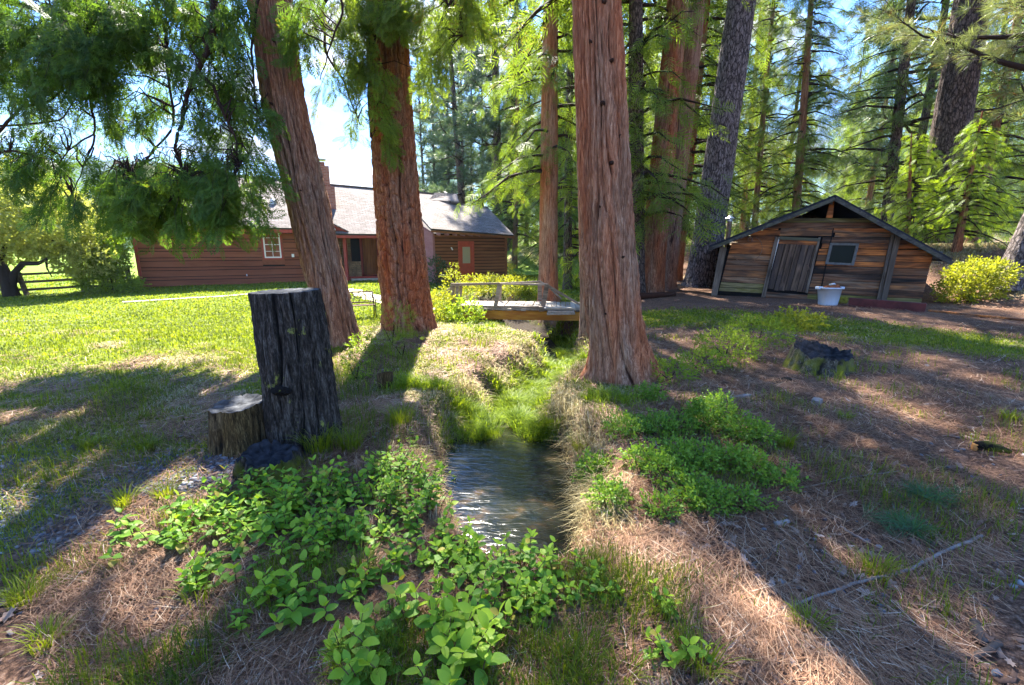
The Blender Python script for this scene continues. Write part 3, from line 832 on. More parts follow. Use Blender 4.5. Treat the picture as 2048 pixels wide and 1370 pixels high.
# chimney
pc = WA.uz(654, 375, -2.2)
cu = WA.uz(672, 410, -1.9)[0]
zt_, zs_, zb_ = WA.uz(665, 334, -2.2)[1], WA.uz(665, 374, -2.2)[1], WA.uz(665, 428, -2.2)[1]
def chim(u0, u1, o0, o1, za, zb, nm, mt):
    ctr = WA.P(u0, za, o0)
    mb = MB().box(0, u1 - u0, -(o1 - o0), 0, 0, zb - za)
    o = link(nm, mesh_py(nm, mb.v, mb.f, mt), house)
    # brick courses run on the walls: local y up for the texture is handled by the xz swap in the material
    o.matrix_local = Matrix.Translation(ctr - house.location) @ Matrix((WA.d, -WA.n, (0, 0, 1))).transposed().to_4x4()
    return o
m, nt, N, L, b = nodes_mat('chimney_brick_courses', .9, .15)
sx_ = N.new('ShaderNodeSeparateXYZ'); L.new(coords(nt), sx_.inputs[0]); cb = N.new('ShaderNodeCombineXYZ')
L.new(math_n(nt, 'ADD', sx_.outputs['X'], sx_.outputs['Y']), cb.inputs[0]); L.new(sx_.outputs['Z'], cb.inputs[1])
bt = N.new('ShaderNodeTexBrick'); L.new(cb.outputs[0], bt.inputs['Vector']); bt.inputs['Scale'].default_value = 1; bt.inputs['Brick Width'].default_value = .22; bt.inputs['Row Height'].default_value = .085
bt.inputs['Mortar Size'].default_value = .010
bt.inputs['Color1'].default_value = (.27, .09, .06, 1); bt.inputs['Color2'].default_value = (.40, .17, .12, 1); bt.inputs['Mortar'].default_value = (.30, .22, .19, 1)
L.new(bt.outputs['Color'], b.inputs['Base Color']); bump(nt, b, bt.outputs['Fac'], -.6, .02)
M_chim = m
chim(cu - 1.7, cu, -2.7, -1.9, 3.3, zs_, 'chimney_base', M_chim)
chim(cu - 1.4, cu - .22, -2.65, -1.95, zs_, zt_, 'chimney', M_chim)
chim(cu - 1.15, cu - .42, -2.5, -2.1, zt_, zt_ + .22, 'chimney_pot', M_chim)
chim(cu - 1.25, cu - .34, -2.6, -2.0, zt_ + .32, zt_ + .38, 'chimney_cap', M_galv)
chim(cu - 1.8, cu + .06, -2.6, -1.82, 3.1, 3.62, 'flashing', M_galv)

# ---- the racked plank shed
F0, F1 = G(1425, 590), G(1838, 607)
SH = Plane((F0.x, F0.y), (F1.x, F1.y))
M_sheds = [wood_mat('weathered_boards_dark', (.006, .005, .004), (.036, .024, .017), (.16, .115, .08), 'X', 1.0, warm=(.13, .055, .022), wlo=.50),
           wood_mat('weathered_boards_grey', (.012, .009, .006), (.09, .060, .040), (.28, .20, .13), 'X', 1.0, stain=(.035, .026, .020), warm=(.30, .125, .04), wlo=.47),
           wood_mat('weathered_boards_orange', (.012, .006, .004), (.08, .046, .028), (.26, .17, .11), 'X', 1.0, stain=(.030, .016, .010), warm=(.42, .14, .032), wlo=.38),
           wood_mat('weathered_boards_mossy', (.018, .014, .008), (.09, .075, .03), (.26, .22, .11), 'X', 1.0, warm=(.12, .11, .02), wlo=.5)]
M_shedz = [wood_mat('weathered_posts', (.02, .016, .012), (.085, .064, .046), (.22, .18, .14), 'Z', 1.0, stain=(.05, .04, .03)),
           wood_mat('weathered_door_boards', (.010, .007, .005), (.070, .044, .028), (.20, .135, .09), 'Z', 1.0, stain=(.028, .022, .022))]
M_greywood = plain_mat('grey_window_wood', (.105, .11, .105), .8, .2, .3, 12)
M_roofmetal = plain_mat('dark_blue_roofing', (.012, .014, .020), .75, .25, .5, 3)
M_fasciaold = wood_mat('grey_roof_edge', (.015, .015, .013), (.045, .044, .038), (.12, .115, .10), 'X', 1.0, stain=(.06, .065, .03))
shed = thing_at('plank_shed', SH.P(SH.len / 2, F0.z), 'old leaning plank shed with dark gable roof, closed door and one small window', 'shed')
def shz(px_, py_, off=0.0): return SH.uz(px_, py_, off)
def shed_piece(name, quad_px, mat, off, th, par=None, axis='X', cat=None):
    """a board from its four corners in the photo, on the plane of the shed's front; local frame along the board"""
    pts = [SH.P(*shz(x, y), off) for x, y in quad_px]
    c = sum(pts, Vector()) / len(pts)
    if axis == 'X': a = (pts[1] - pts[0]).normalized()
    else: a = -(pts[-1] - pts[0]).normalized().cross(SH.n)
    zax = a.cross(-SH.n).normalized()
    if zax.z < 0: zax = -zax
    a = (-SH.n).cross(zax)
    R = Matrix((a, -SH.n, zax)).transposed()
    loc = [R.inverted() @ (p - c) for p in pts]
    mb = MB().prism(loc, R.inverted() @ (SH.n * th))
    o = link(name, mesh_py(name, mb.v, mb.f, mat), par or shed)
    o.matrix_basis = Matrix.Translation(c - shed.location) @ R.to_4x4()
    if par is not None:
        o.matrix_parent_inverse = par.matrix_basis.inverted()
    return o
# left, right edges of the front as functions of height (racked: it leans to the right)
def xl(y): return 1427 + (590 - y) * .245
def xr(y): return 1838 + (606 - y) * .262
def dl(y): return 1523 + (590 - y) * .262        # left edge of the left door post
def dr(y): return 1614 + (596 - y) * .255        # right edge of the right door trim
rl = random.Random(11)
def rows(y0, y1, hs, xa, xb, slope0, slope1, mats, cut=None, dz=0):
    """boards from the ground up; y at the left and right end follow slopes"""
    n = len(hs); tot = sum(hs); y = y1
    for k, h in enumerate(hs):
        yt = y - (y1 - y0) * h / tot
        f0, f1 = (y - y0) / (y1 - y0), (yt - y0) / (y1 - y0)
        sl = lambda f: slope1 + (slope0 - slope1) * f
        A, Bx = xa(y), xb(y); A2, B2 = xa(yt), xb(yt)
        q = [(A, y + sl(f0) * (A - XM)), (Bx, y + sl(f0) * (Bx - XM)), (B2, yt + .9 + sl(f1) * (B2 - XM)), (A2, yt + .9 + sl(f1) * (A2 - XM))]
        shed_piece('wall_board', q, mats[k % len(mats)], 0.02 + dz + rl.uniform(0, .012), .028)
        y = yt
XM = 1630
g = M_sheds
# left bay
rows(497, 592, [9, 11, 12, 14, 12, 11, 12, 14], lambda y: xl(y) + 11, lambda y: dl(y) + 2, .055, .02, [g[3], g[3], g[1], g[1], g[0], g[0], g[1], g[2]])
# centre bay: right of the door up to the right brace
dj = lambda y: dr(y) - 1
br = lambda y: 1752 + (600 - y) * .30
rows(497, 599, [12, 13, 14, 14, 15, 10, 12, 12], dj, br, .045, .01, [g[3], g[0], g[1], g[0], g[0], g[2], g[1], g[2]])
# right bay
rows(497, 601, [13, 13, 15, 15, 13, 12, 13, 10], lambda y: br(y) - 2, xr, .045, .01, [g[3], g[0], g[1], g[0], g[0], g[2], g[2], g[2]])
# boards above the level of the eaves, cut by the roof slope: left slope x(y), right slope x(y)
sl_l = lambda y: 1670 - (y - 396) * 2.46
sl_r = lambda y: 1672 + (y - 396) * 1.92
for (ya, yb, mt, xa, xb) in ((497, 484, g[2], None, 1546), (484, 471, g[2], None, 1548), (471, 460, g[2], None, 1560), (460, 453, g[2], None, 1556),
                        (472, 456, g[1], 1558, 1664), (497, 486, g[2], 1642, None), (486, 474, g[0], 1642, None), (474, 465, g[1], 1668, None), (465, 456, g[2], 1662, None),
                        (456, 445, g[0], None, None), (445, 436, g[3], None, None)):
    a0, a1 = (sl_l(ya) + 3, sl_l(yb) + 3) if xa is None else (xa, xa + (ya - yb) * .25)
    b0, b1 = (sl_r(ya) - 3, sl_r(yb) - 3) if xb is None else (xb, xb + (ya - yb) * .25)
    a0 = max(a0, xl(ya) + 11); a1 = max(a1, xl(yb) + 11); b0 = min(b0, xr(ya)); b1 = min(b1, xr(yb))
    shed_piece('wall_board', [(a0, ya), (b0, ya), (b1, yb + .8), (a1, yb + .8)], mt, .022 + rl.uniform(0, .012), .03)
# dark backing and floor-to-roof body
back_pts = [(xl(590), 592), (1838, 606), (xr(500), 512), (1670, 400), (xl(497), 494)]
pts = [SH.P(*shz(x, y)) for x, y in back_pts]
DEP = 4.6
low = [p.copy() for p in pts]
mb = MB().prism([SH.P(*shz(x, y), -.02) for x, y in ((xl(590) + 4, 592), (1836, 606), (xr(500) - 2, 520), (sl_r(436), 437), (sl_l(436), 437), (xl(497) + 4, 497))], SH.n * .03); lb(mb, 'front_wall', M_dark, shed)
for (a, c_) in ((0, 4), (1, 2)):
    p0, p1 = pts[a], pts[c_]
    mb = MB().prism([p0, p1, p1 - SH.n * DEP, p0 - SH.n * DEP], SH.d * (.06 if a == 0 else -.06)); lb(mb, 'side_wall', g[0], shed)
mb = MB().prism([p - SH.n * DEP for p in pts], SH.n * .06); lb(mb, 'back_wall', g[0], shed)
# gable strut and ridge pole ends
shed_piece('gable_post', [(1651, 436), (1664, 436), (1668, 402), (1660, 402)], g[2], .0, .09, axis='Z')
for q in ([(1657, 409), (1662, 410), (1662, 399), (1658, 398)], [(1675, 409), (1681, 408), (1681, 399), (1676, 400)]):
    shed_piece('ridge_pole', q, M_greywood, .0, .25)
# corner post, door posts, brace posts, right post
shed_piece('corner_post', [(1422, 591), (1434, 591), (1454, 494), (1440, 494)], M_shedz[0], .0, .12, axis='Z')
shed_piece('corner_post', [(1449, 492), (1454, 492), (1456, 480), (1451, 480)], M_shedz[0], .0, .12, axis='Z')
shed_piece('door_post', [(1522, 594), (1530, 594), (1557, 474), (1550, 473)], M_shedz[0], .05, .09, axis='Z')
shed_piece('door_post', [(1530.5, 577), (1533, 577), (1559, 474), (1557.5, 474)], M_white, .05, .06, axis='Z')
shed_piece('door_post', [(1609, 584), (1614, 586), (1640, 475), (1636, 475)], M_shedz[0], .05, .075, axis='Z')
shed_piece('door_lintel', [(1557, 479), (1638, 483), (1639, 477), (1558, 473)], M_fasciaold, .05, .085)
shed_piece('door_header', [(1556, 487), (1637, 491), (1638, 483), (1557, 479)], g[2], .045, .05)
shed_piece('brace_post', [(1751, 601), (1758, 601), (1787, 468), (1780, 470)], M_shedz[0], .05, .08, axis='Z')
shed_piece('brace_post', [(1758, 602), (1769, 602), (1800, 464), (1789, 462)], M_shedz[0], .05, .13, axis='Z')
shed_piece('join_strip', [(1640, 580), (1642, 580), (1667, 457), (1665, 457)], M_dark, .05, .02, axis='Z')
shed_piece('eave_block', [(1865, 518), (1874, 517), (1875, 503), (1863, 502)], M_greywood, .0, .35)
# door of vertical boards
door_quad = [(1534, 578), (1609, 585), (1634, 491), (1557, 487)]
sd_ = shed_piece('door', door_quad, M_dark, .03, .01)
fr = [0, .17, .30, .46, .60, .78, .93, 1.0]
lerp2 = lambda a, b_, t: (a[0] + (b_[0] - a[0]) * t, a[1] + (b_[1] - a[1]) * t)
for k in range(len(fr) - 1):
    a, c_ = fr[k] + .008, fr[k + 1] - .008
    lowk = rl.uniform(-2, 1)
    q = [lerp2(door_quad[0], door_quad[1], a), lerp2(door_quad[0], door_quad[1], c_), lerp2(door_quad[3], door_quad[2], c_), lerp2(door_quad[3], door_quad[2], a)]
    q[0] = (q[0][0], q[0][1] + lowk); q[1] = (q[1][0], q[1][1] + lowk)
    shed_piece('door_plank', q, M_shedz[1], .045 + rl.uniform(0, .012), .025, sd_, axis='Z')
hx0, hz0 = shz(1614, 533); mb = MB().tube([SH.P(hx0, hz0 + .07, .09), SH.P(hx0, hz0 + .05, .14), SH.P(hx0 + .04, hz0 - .07, .14), SH.P(hx0 + .04, hz0 - .09, .09)], .012, 6)
lt = lb(mb, 'door_latch', M_metal, shed)
shed_piece('sill_board', [(1528, 592), (1612, 598), (1614, 590), (1530, 583)], g[0], .03, .10)
shed_piece('sill_board', [(1533, 597), (1614, 603), (1613, 598), (1532, 592)], g[2], .0, .07)
# window
wq = [(1649, 528), (1706, 531), (1717, 487), (1659, 486)]
def inset(q, t):
    c_ = (sum(p[0] for p in q) / 4, sum(p[1] for p in q) / 4); return [lerp2(p, c_, t) for p in q]
wi = inset(wq, .20)
sw = shed_piece('window', [wq[0], wq[1], wi[1], wi[0]], M_greywood, .05, .06)
for k in (1, 2, 3):
    k2 = (k + 1) % 4
    shed_piece('window_frame', [wq[k], wq[k2], wi[k2], wi[k]], M_greywood, .05, .06, sw, axis='Z' if k != 2 else 'X')
M_shedglass = nodes_mat('old_shed_glass', .35, .12)[0]; M_shedglass.node_tree.nodes['Principled BSDF'].inputs['Base Color'].default_value = (.006, .012, .010, 1)
shed_piece('pane', wi, M_shedglass, .055, .012, sw)
# roof: two slopes with edge boards, overhanging the front
def roofedge(a, b_, o=.45): return [SH.P(*shz(*a, o), o), SH.P(*shz(*b_, o), o)]
RP = SH.P(*shz(1671, 389, .45), .45); LP_ = SH.P(*shz(1419, 491, .45), .45); RR = SH.P(*shz(1906, 518, .45), .45)
back = -SH.n * (DEP + .8)
roof_slab('roof', [LP_, LP_ + back, RP + back, RP], M_roofmetal, shed, .09)
roof_slab('roof', [RR, RR + back, RP + back, RP], M_roofmetal, shed, .09)
dn = Vector((0, 0, -.12))
for a, b_, nm in ((LP_, RP, 'roof_edge'), (RR, RP, 'roof_edge')):
    mid = a.lerp(b_, .5)
    o = MB().bar(a + dn + SH.n * .02, b_ + dn + SH.n * .02, .05, .10, (0, 0, 1)); lb(o, 'verge_board', M_fasciaold, shed)
# stove pipe at the back left slope
P0 = LP_.lerp(RP, .16) + back * .35
mb = MB().tube([P0 - Vector((0, 0, .3)), P0 + Vector((0, 0, .62))], .075, 12); sp_o = lb(mb, 'stove_pipe', M_metal, shed)
mb = MB().tube([P0 + Vector((0, 0, .60)), P0 + Vector((0, 0, .68)), P0 + Vector((0, 0, .70)), P0 + Vector((0, 0, .80))], [.09, .09, .15, .02], 12); lb(mb, 'pipe_cap', M_galv, shed, parent2=sp_o)
# rusty wire hoop and horseshoe on the wall
def torus_arc(c, ax, up, R, r, a0, a1, n=20):
    return MB().tube([c + ax * (R * math.cos(a0 + (a1 - a0) * k / n)) + up * (R * math.sin(a0 + (a1 - a0) * k / n)) for k in range(n + 1)], r, 6)
u, z = shz(1494, 498); mb = torus_arc(SH.P(u, z, .10), SH.d, Vector((0, 0, 1)), .42, .008, math.radians(-150), math.radians(60), 30)
tag(mb.build('wire_hoop', M_metal), 'thin rusty wire hoop hanging on the shed wall left of the door', 'wire hoop')
u, z = shz(1500, 479); mb = torus_arc(SH.P(u, z, .09), SH.d, Vector((0, 0, 1)), .065, .014, math.radians(-60), math.radians(240), 16)
tag(mb.build('horseshoe', M_metal), 'small rusty horseshoe nailed high on the shed wall left of the door', 'horseshoe')

# things in front of the shed
M_tub = plain_mat('pale_blue_white_plastic', (.46, .53, .60), .45, .4, .08, 4)
M_brown = plain_mat('reddish_brown_paint', (.085, .022, .020), .8, .25, .4, 5)
M_junk = plain_mat('rust_brown_cloth', (.20, .07, .03), .9, .1, .5, 20, bmp=.02)
p = G(1655, 610); tub = thing_at('plastic_tub', p, 'pale blue-white plastic tub standing on the ground in front of the shed', 'tub')
k = opt(1655, 590, p.y)
def ring(rx, ry, z, n=20, e=4.0):
    r_ = []
    for i in range(n):
        t = 2 * math.pi * i / n; c_, s_ = math.cos(t), math.sin(t)
        q = (abs(c_) ** e + abs(s_) ** e) ** (-1 / e); r_.append((rx * q * c_, ry * q * s_, z))
    return r_
mb = MB(); n = 20; w = 19 * k; h = 33 * k
prof = [(.78, 0), (.80, .02), (1.0, h), (1.1, h), (1.1, h + .035), (1.0, h + .035), (.96, h - .02), (.78, .03)]
for s_, z_ in prof: mb.v += ring(w * s_, w * .8 * s_, z_)
for j in range(len(prof) - 1):
    for i in range(n): mb.f.append((j * n + i, j * n + (i + 1) % n, (j + 1) * n + (i + 1) % n, (j + 1) * n + i))
mb.f.append(tuple(range(n - 1, -1, -1))); mb.f.append(tuple((len(prof) - 1) * n + i for i in range(n)))
mb.build('tub_body', M_tub, tub, True)
for sx_s in (-1, 1):
    mb = MB().box(sx_s * w * 1.25 - .03, sx_s * w * 1.25 + .03, -.08, .08, h - .02, h + .05); mb.build('handle', M_tub, tub, bevel=.01)
o = empty('brown_rag', p + Vector((.06, 0, h)), 0, 'rust-brown heap of cloth and metal bits lying on top of the pale tub', 'rag heap')
vv = []; 
import bmesh
bm = bmesh.new(); bmesh.ops.create_icosphere(bm, subdivisions=3, radius=1)
for v_ in bm.verts:
    f_ = 1 + .35 * float(vnoise(v_.co.x * 2.3, v_.co.y * 2.3, v_.co.z * 2.3, 5)); v_.co = Vector((v_.co.x * w * .75 * f_, v_.co.y * w * .6 * f_, max(v_.co.z * .11 * f_, -.02) + .02))
me = bpy.data.meshes.new('cloth'); bm.to_mesh(me); bm.free(); me.materials.append(M_junk); link('cloth', me, o)
mb = MB().tube([(-w * .5, -.05, .10), (-w * .1, -.1, .13), (w * .1, -.05, .10)], .03, 8); mb.build('metal_bit', M_galv, o, True)
# red-brown beam and thin long board, mossy block
def beam(name, a, b_, w_, h_, mat, label, cat):
    A, Bb = G(*a), G(*b_); A = A + Vector((0, 0, h_ / 2)); Bb = Bb + Vector((0, 0, h_ / 2))
    o_ = MB().bar(A, Bb, w_, h_).build(name, mat, None, bevel=.008); return tag(o_, label, cat)
beam('wooden_beam', (1697, 612), (1850, 625), .14, .22, M_brown, 'thick red-brown painted beam lying on the ground along the shed front', 'beam')
beam('long_board', (1856, 623), (2080, 645), .10, .045, g[2], 'long thin reddish board lying on the ground right of the shed', 'board')
p = G(1680, 607); o = MB().box(-.24, .16, -.1, .1, 0, .19).build('mossy_block', plain_mat('yellow_moss', (.16, .14, .02), .95, .1, .5, 16, bmp=.02), None, bevel=.03)
o.location = p; o.rotation_euler.z = math.atan2(SH.d.y, SH.d.x); tag(o, 'yellow-green mossy block between the pale tub and the red-brown beam', 'block')

# ---- footbridge
M_deck = wood_mat('pale_grey_deck_boards', (.13, .10, .07), (.26, .205, .15), (.38, .32, .25), 'Y', .7)
M_rail = wood_mat('grey_brown_rails', (.09, .065, .042), (.20, .15, .105), (.33, .265, .20), 'X', .7)
M_beam = wood_mat('yellow_brown_bridge_beam', (.30, .10, .012), (.54, .24, .028), (.66, .40, .08), 'X', .6, stain=(.30, .09, .015))
BR = Plane((V(905, 616, 13.6).x, 13.6), (V(1168, 616, 13.2).x, 13.2))
zd = -.07
bridge = thing_at('footbridge', BR.P(BR.len / 2, zd - .4), 'low weathered wooden footbridge with rickety rails crossing the small stream', 'footbridge')
WD = 1.75
mb = MB().bar(BR.P(.25, zd - .20, -.02), BR.P(BR.len - .05, zd - .20, -.02), .14, .26); lb(mb, 'beam', M_beam, bridge)
mb = MB().bar(BR.P(.25, zd - .20, -WD), BR.P(BR.len - .05, zd - .20, -WD), .14, .26); lb(mb, 'beam', M_beam, bridge)
rb = random.Random(5)
u = .05
deck_M = Matrix((BR.d, -BR.n, (0, 0, 1))).transposed()
while u < BR.len - .02:
    w_ = rb.uniform(.13, .16); dzz = rb.uniform(-.008, .008)
    mb = MB().box(-w_ / 2 + .006, w_ / 2 - .006, -.1, WD + .1, -.045, 0)
    o = link('deck_plank', mesh_py('deck_plank', mb.v, mb.f, M_deck), bridge)
    o.matrix_local = Matrix.Translation(BR.P(u + w_ / 2, zd + dzz, rb.uniform(-.03, .03)) - bridge.location) @ deck_M.to_4x4() @ Matrix.Rotation(rb.uniform(-.01, .01), 4, 'Z')
    u += w_
def bp(x, y, off=0.0): u_, z_ = BR.uz(x, y, off); return BR.P(u_, z_, off)
mb = MB().bar(BR.P(.1, zd + .045, .03), BR.P(BR.len - 1.3, zd + .045, .03), .09, .07); lb(mb, 'kerb_rail', M_rail, bridge)
def post(a, b_, off=0.0, w_=.10):
    mb = MB().bar(bp(*a, off), bp(*b_, off), w_, w_, BR.n); lb(mb, 'post', M_rail, bridge)
post((903, 614), (906, 569), .08, .12); post((911, 628), (915, 570), .12, .09)
post((991, 613), (999, 568), .08, .11); post((1086, 613), (1094, 569), .08, .13)
post((1080, 600), (1079, 562), -WD, .13); post((921, 600), (922, 571), -WD, .09); post((1000, 601), (1002, 567), -WD, .07)
def rail(a, oa, b_, ob, w_=.07, h_=.05):
    mb = MB().bar(bp(*a, oa), bp(*b_, ob), w_, h_); lb(mb, 'rail', M_rail, bridge)
rail((902, 568), .1, (1000, 567), .1); rail((1000, 567.5), .09, (1096, 569), .09)
rail((906, 571), -WD + .1, (1080, 563), -WD + .08)
rail((1094, 570), .1, (1166, 613), .1, .07, .06); rail((1082, 564), -WD, (1150, 604), -WD); rail((1092, 569), .06, (1122, 597), -.4, .04, .04)
rail((905, 575), .1, (860, 597), .2, .06, .05); rail((906, 580), .05, (858, 602), .1, .05, .05)
# loose lower steps of grey boards at the right end
for i, (a, b_, dzz) in enumerate((((1092, 616), (1150, 616), -.04), ((1096, 622), (1148, 622), -.10), ((1094, 627), (1150, 626), -.16))):
    A, Bb = bp(*a, .35 + i * .04), bp(*b_, .35 + i * .04)
    mb = MB().bar(A, Bb, .3, .05); lb(mb, 'step_board', M_deck, bridge)
mb = MB().bar(bp(1078, 617, .15), bp(1088, 617, .15), .3, .14); lb(mb, 'beam_block', M_rail, bridge)

# ---- garden bench, cast iron ends and scrolled back
p = G(715, 637)
bench = thing_at('garden_bench', p, 'small ornate metal garden bench on the grass behind the leaning cedar trunk', 'bench', rz=math.radians(25))
M_iron = plain_mat('dark_cast_iron', (.035, .024, .018), .7, .3, .3, 10)
M_bslat = plain_mat('brown_bench_slats', (.10, .055, .03), .75, .2, .3, 10)
s = .74 / .85
for sxs in (-.58, .58):
    x_ = sxs * s * 1.0
    mb = MB().tube([(x_, .22 * s, 0), (x_, .16 * s, .2 * s), (x_, .12 * s, .42 * s), (x_, .22 * s, .65 * s), (x_, .30 * s, .86 * s)], .018 * 1.2, 6)
    mb.tube([(x_, -.26 * s, 0), (x_, -.20 * s, .2 * s), (x_, -.25 * s, .42 * s)], .02, 6)
    mb.tube([(x_, -.25 * s, .42 * s), (x_, .12 * s, .42 * s)], .018, 6)
    mb.build('bench_end', M_iron, bench, True)
    mb = MB().tube([(x_, .24 * s, .66 * s), (x_, 0, .69 * s), (x_, -.2 * s, .66 * s), (x_, -.27 * s, .58 * s), (x_, -.22 * s, .52 * s), (x_, -.25 * s, .42 * s)], .015, 6); mb.build('armrest', M_iron, bench, True)
for k in range(5):
    y_ = (-.24 + .085 * k) * s
    MB().box(-.58 * s, .58 * s, y_ - .028 * s, y_ + .028 * s, .42 * s + .02, .42 * s + .04).build('seat_slat', M_bslat, bench)
mb = MB()
for zz, yy in ((.52, .17), (.86, .30)): mb.bar((-.58 * s, yy * s, zz * s), (.58 * s, yy * s, zz * s), .03, .035)
mb.build('back_rail', M_bslat, bench)
mb = MB()
for k in range(6):
    cx_ = (-.48 + k * .19) * s; sg = 1 if k % 2 else -1
    pts_ = []
    for j in range(15):
        t = j / 14 * 2 * math.pi * 1.25; r_ = .085 * s * (1 - j / 20)
        a_, b__ = r_ * math.cos(t) * sg, r_ * math.sin(t); zz = .69 * s + b__
        pts_.append((cx_ + a_, (.17 + (zz / s - .52) * .38) * s, zz))
    mb.tube(pts_, .010, 5)
    mb.tube([(cx_, .17 * s, .52 * s), (cx_ + .09 * s, .235 * s, .69 * s), (cx_, .30 * s, .86 * s)], .009, 5)
mb.build('back_scroll', M_iron, bench, True)

# ---- rail fence at the left
M_fence = wood_mat('dark_fence_rails', (.025, .016, .010), (.065, .045, .030), (.13, .10, .07), 'X', .8)
fz = [G(-60, 590), G(55, 590), G(168, 583), G(262, 580)]
fence = thing_at('rail_fence', fz[1], 'dark wooden rail fence with three rails beyond the lawn at the left edge', 'fence')
for k, f in enumerate(fz):
    top = f + Vector((-.22 if k == 1 else (.0), 0, 1.0))
    mb = MB().bar(f - Vector((0, 0, .1)), top, .13, .13, (1, 0, 0)); lb(mb, 'post', M_fence, fence)
for k in range(3):
    for hgt in (.22, .55, .88):
        mb = MB().bar(fz[k] + Vector((0, -.05, hgt)), fz[k + 1] + Vector((0, -.05, hgt + .02)), .05, .10); lb(mb, 'rail', M_fence, fence)
# ------------------------------------------------------------------ trees
M_barkc = bark_mat('cedar_bark', (.085, .038, .022), (.27, .142, .082), (.49, .335, .22), 15, .9, bumpd=.02, patch=(1.2, .72, .50), inner=(.05, .018, .010))
M_barkr = bark_mat('red_furrowed_bark', (.055, .026, .016), (.22, .108, .060), (.41, .26, .17), 11, 1.4, bumpd=.025, plate=False, patch=(1.15, .66, .42), inner=(.035, .013, .008))
M_barkl = bark_mat('grey_cedar_bark', (.060, .034, .024), (.21, .118, .074), (.42, .30, .21), 15, .8, bumpd=.02, patch=(1.1, .8, .64), inner=(.035, .016, .011))
M_barkg = bark_mat('grey_pine_bark', (.035, .028, .026), (.15, .12, .11), (.30, .26, .25), 8, 3.0, bumpd=.03, plate=True)
M_barkb = bark_mat('dark_pine_bark', (.025, .018, .015), (.10, .07, .055), (.22, .17, .15), 9, 3.0, bumpd=.03, plate=True)
M_stumpb = bark_mat('black_stump_bark', (.006, .005, .004), (.032, .027, .022), (.12, .108, .092), 12, 3.5, bumpd=.02)
M_limb = bark_mat('limb_bark', (.03, .018, .014), (.10, .06, .045), (.20, .14, .11), 20, 5, bumpd=.004)
M_dead = bark_mat('bare_grey_limb', (.10, .08, .065), (.22, .18, .15), (.36, .31, .27), 20, 5, bumpd=.004)

def trunk_mesh(name, path, rad, mat, nring=96, step=.03, ridges=26, depth=.02, flare=.35, flare_h=.5, warp=1.2, lobes=5, seed=0, plate=0.0, top_cap=False, twist=0.0, fine=.28):
    """tapered trunk with furrowed bark modelled as relief; path: world points from the ground up, rad: radius at each"""
    P = np.array([tuple(p) for p in path], float); rad = np.array(rad, float)
    seg = np.linalg.norm(np.diff(P, axis=0), axis=1); L_ = np.concatenate([[0], np.cumsum(seg)])
    n = max(6, int(L_[-1] / step)) + 1
    t = np.linspace(0, 1, n) ** 1.0 * L_[-1]
    C = np.stack([np.interp(t, L_, P[:, k]) for k in range(3)], 1); R_ = np.interp(t, L_, rad)
    # soften the corners of the path
    for _ in range(3):
        C[1:-1] = (C[:-2] + 2 * C[1:-1] + C[2:]) / 4
    th = np.linspace(0, 2 * np.pi, nring, endpoint=False)
    T, TH = np.meshgrid(t, th, indexing='ij')
    ct, st = np.cos(TH), np.sin(TH)
    w = fbm(ct * 1.1, st * 1.1, T * .35, 3, seed) * warp + fbm(ct * 3.2, st * 3.2, T * 1.1, 2, seed + 50) * warp * .35 + twist * T
    u = TH / (2 * np.pi) * ridges + w * ridges / 12
    # wrap the warp: it depends on cos, sin only, so the seam closes
    g = np.abs((u % 1.0) - .5) * 2; gs = 1 - (1 - np.clip(g * 1.9, 0, 1)) ** 1.6
    g2 = np.abs(((u * 2.0 + .7 * fbm(ct * 4, st * 4, T * 2.4, 2, seed + 9)) % 1.0) - .5) * 2
    deepmod = .55 + .6 * (fbm(ct * 2.2, st * 2.2, T * .9, 2, seed + 13) + .3)
    rel = 1 - (1 - gs) * np.clip(deepmod, .25, 1.1) - (1 - np.clip(g2 * 2.0, 0, 1)) * .30 + .30 * fbm(ct * 5, st * 5, T * 3.0, 2, seed + 4) + fine * fbm(ct * 16, st * 16, T * 9.0, 3, seed + 6)
    if plate:
        cr = np.abs(((T / plate + 1.3 * fbm(ct * 2.5, st * 2.5, T * 1.5, 2, seed + 7) + np.floor(u) * .37) % 1.0) - .5) * 2
        rel = rel * (.55 + .45 * np.clip(cr * 4, 0, 1))
    fl = 1 + flare * np.exp(-T / flare_h) * (1 + .55 * np.sin(lobes * TH + seed + 1.5 * np.sin(TH)) + .2 * np.sin(2 * TH + seed))
    big = 1 + .05 * fbm(ct * 1.2, st * 1.2, T * .6, 2, seed + 20)
    Rr = R_[:, None] * fl * big + (rel - .9) * depth
    v = np.stack([C[:, 0:1] + Rr * ct, C[:, 1:2] + Rr * st, np.repeat(C[:, 2:3], nring, 1)], -1).reshape(-1, 3)
    ii = np.arange(n * nring).reshape(n, nring); nx_ = np.roll(ii, -1, axis=1)
    f = np.stack([ii[:-1], nx_[:-1], nx_[1:], ii[1:]], -1).reshape(-1, 4)
    return mesh_np(name, v, f, mat, tint=np.clip(rel, 0, 1).ravel(), smooth_sh=True), (C, Rr, ii)

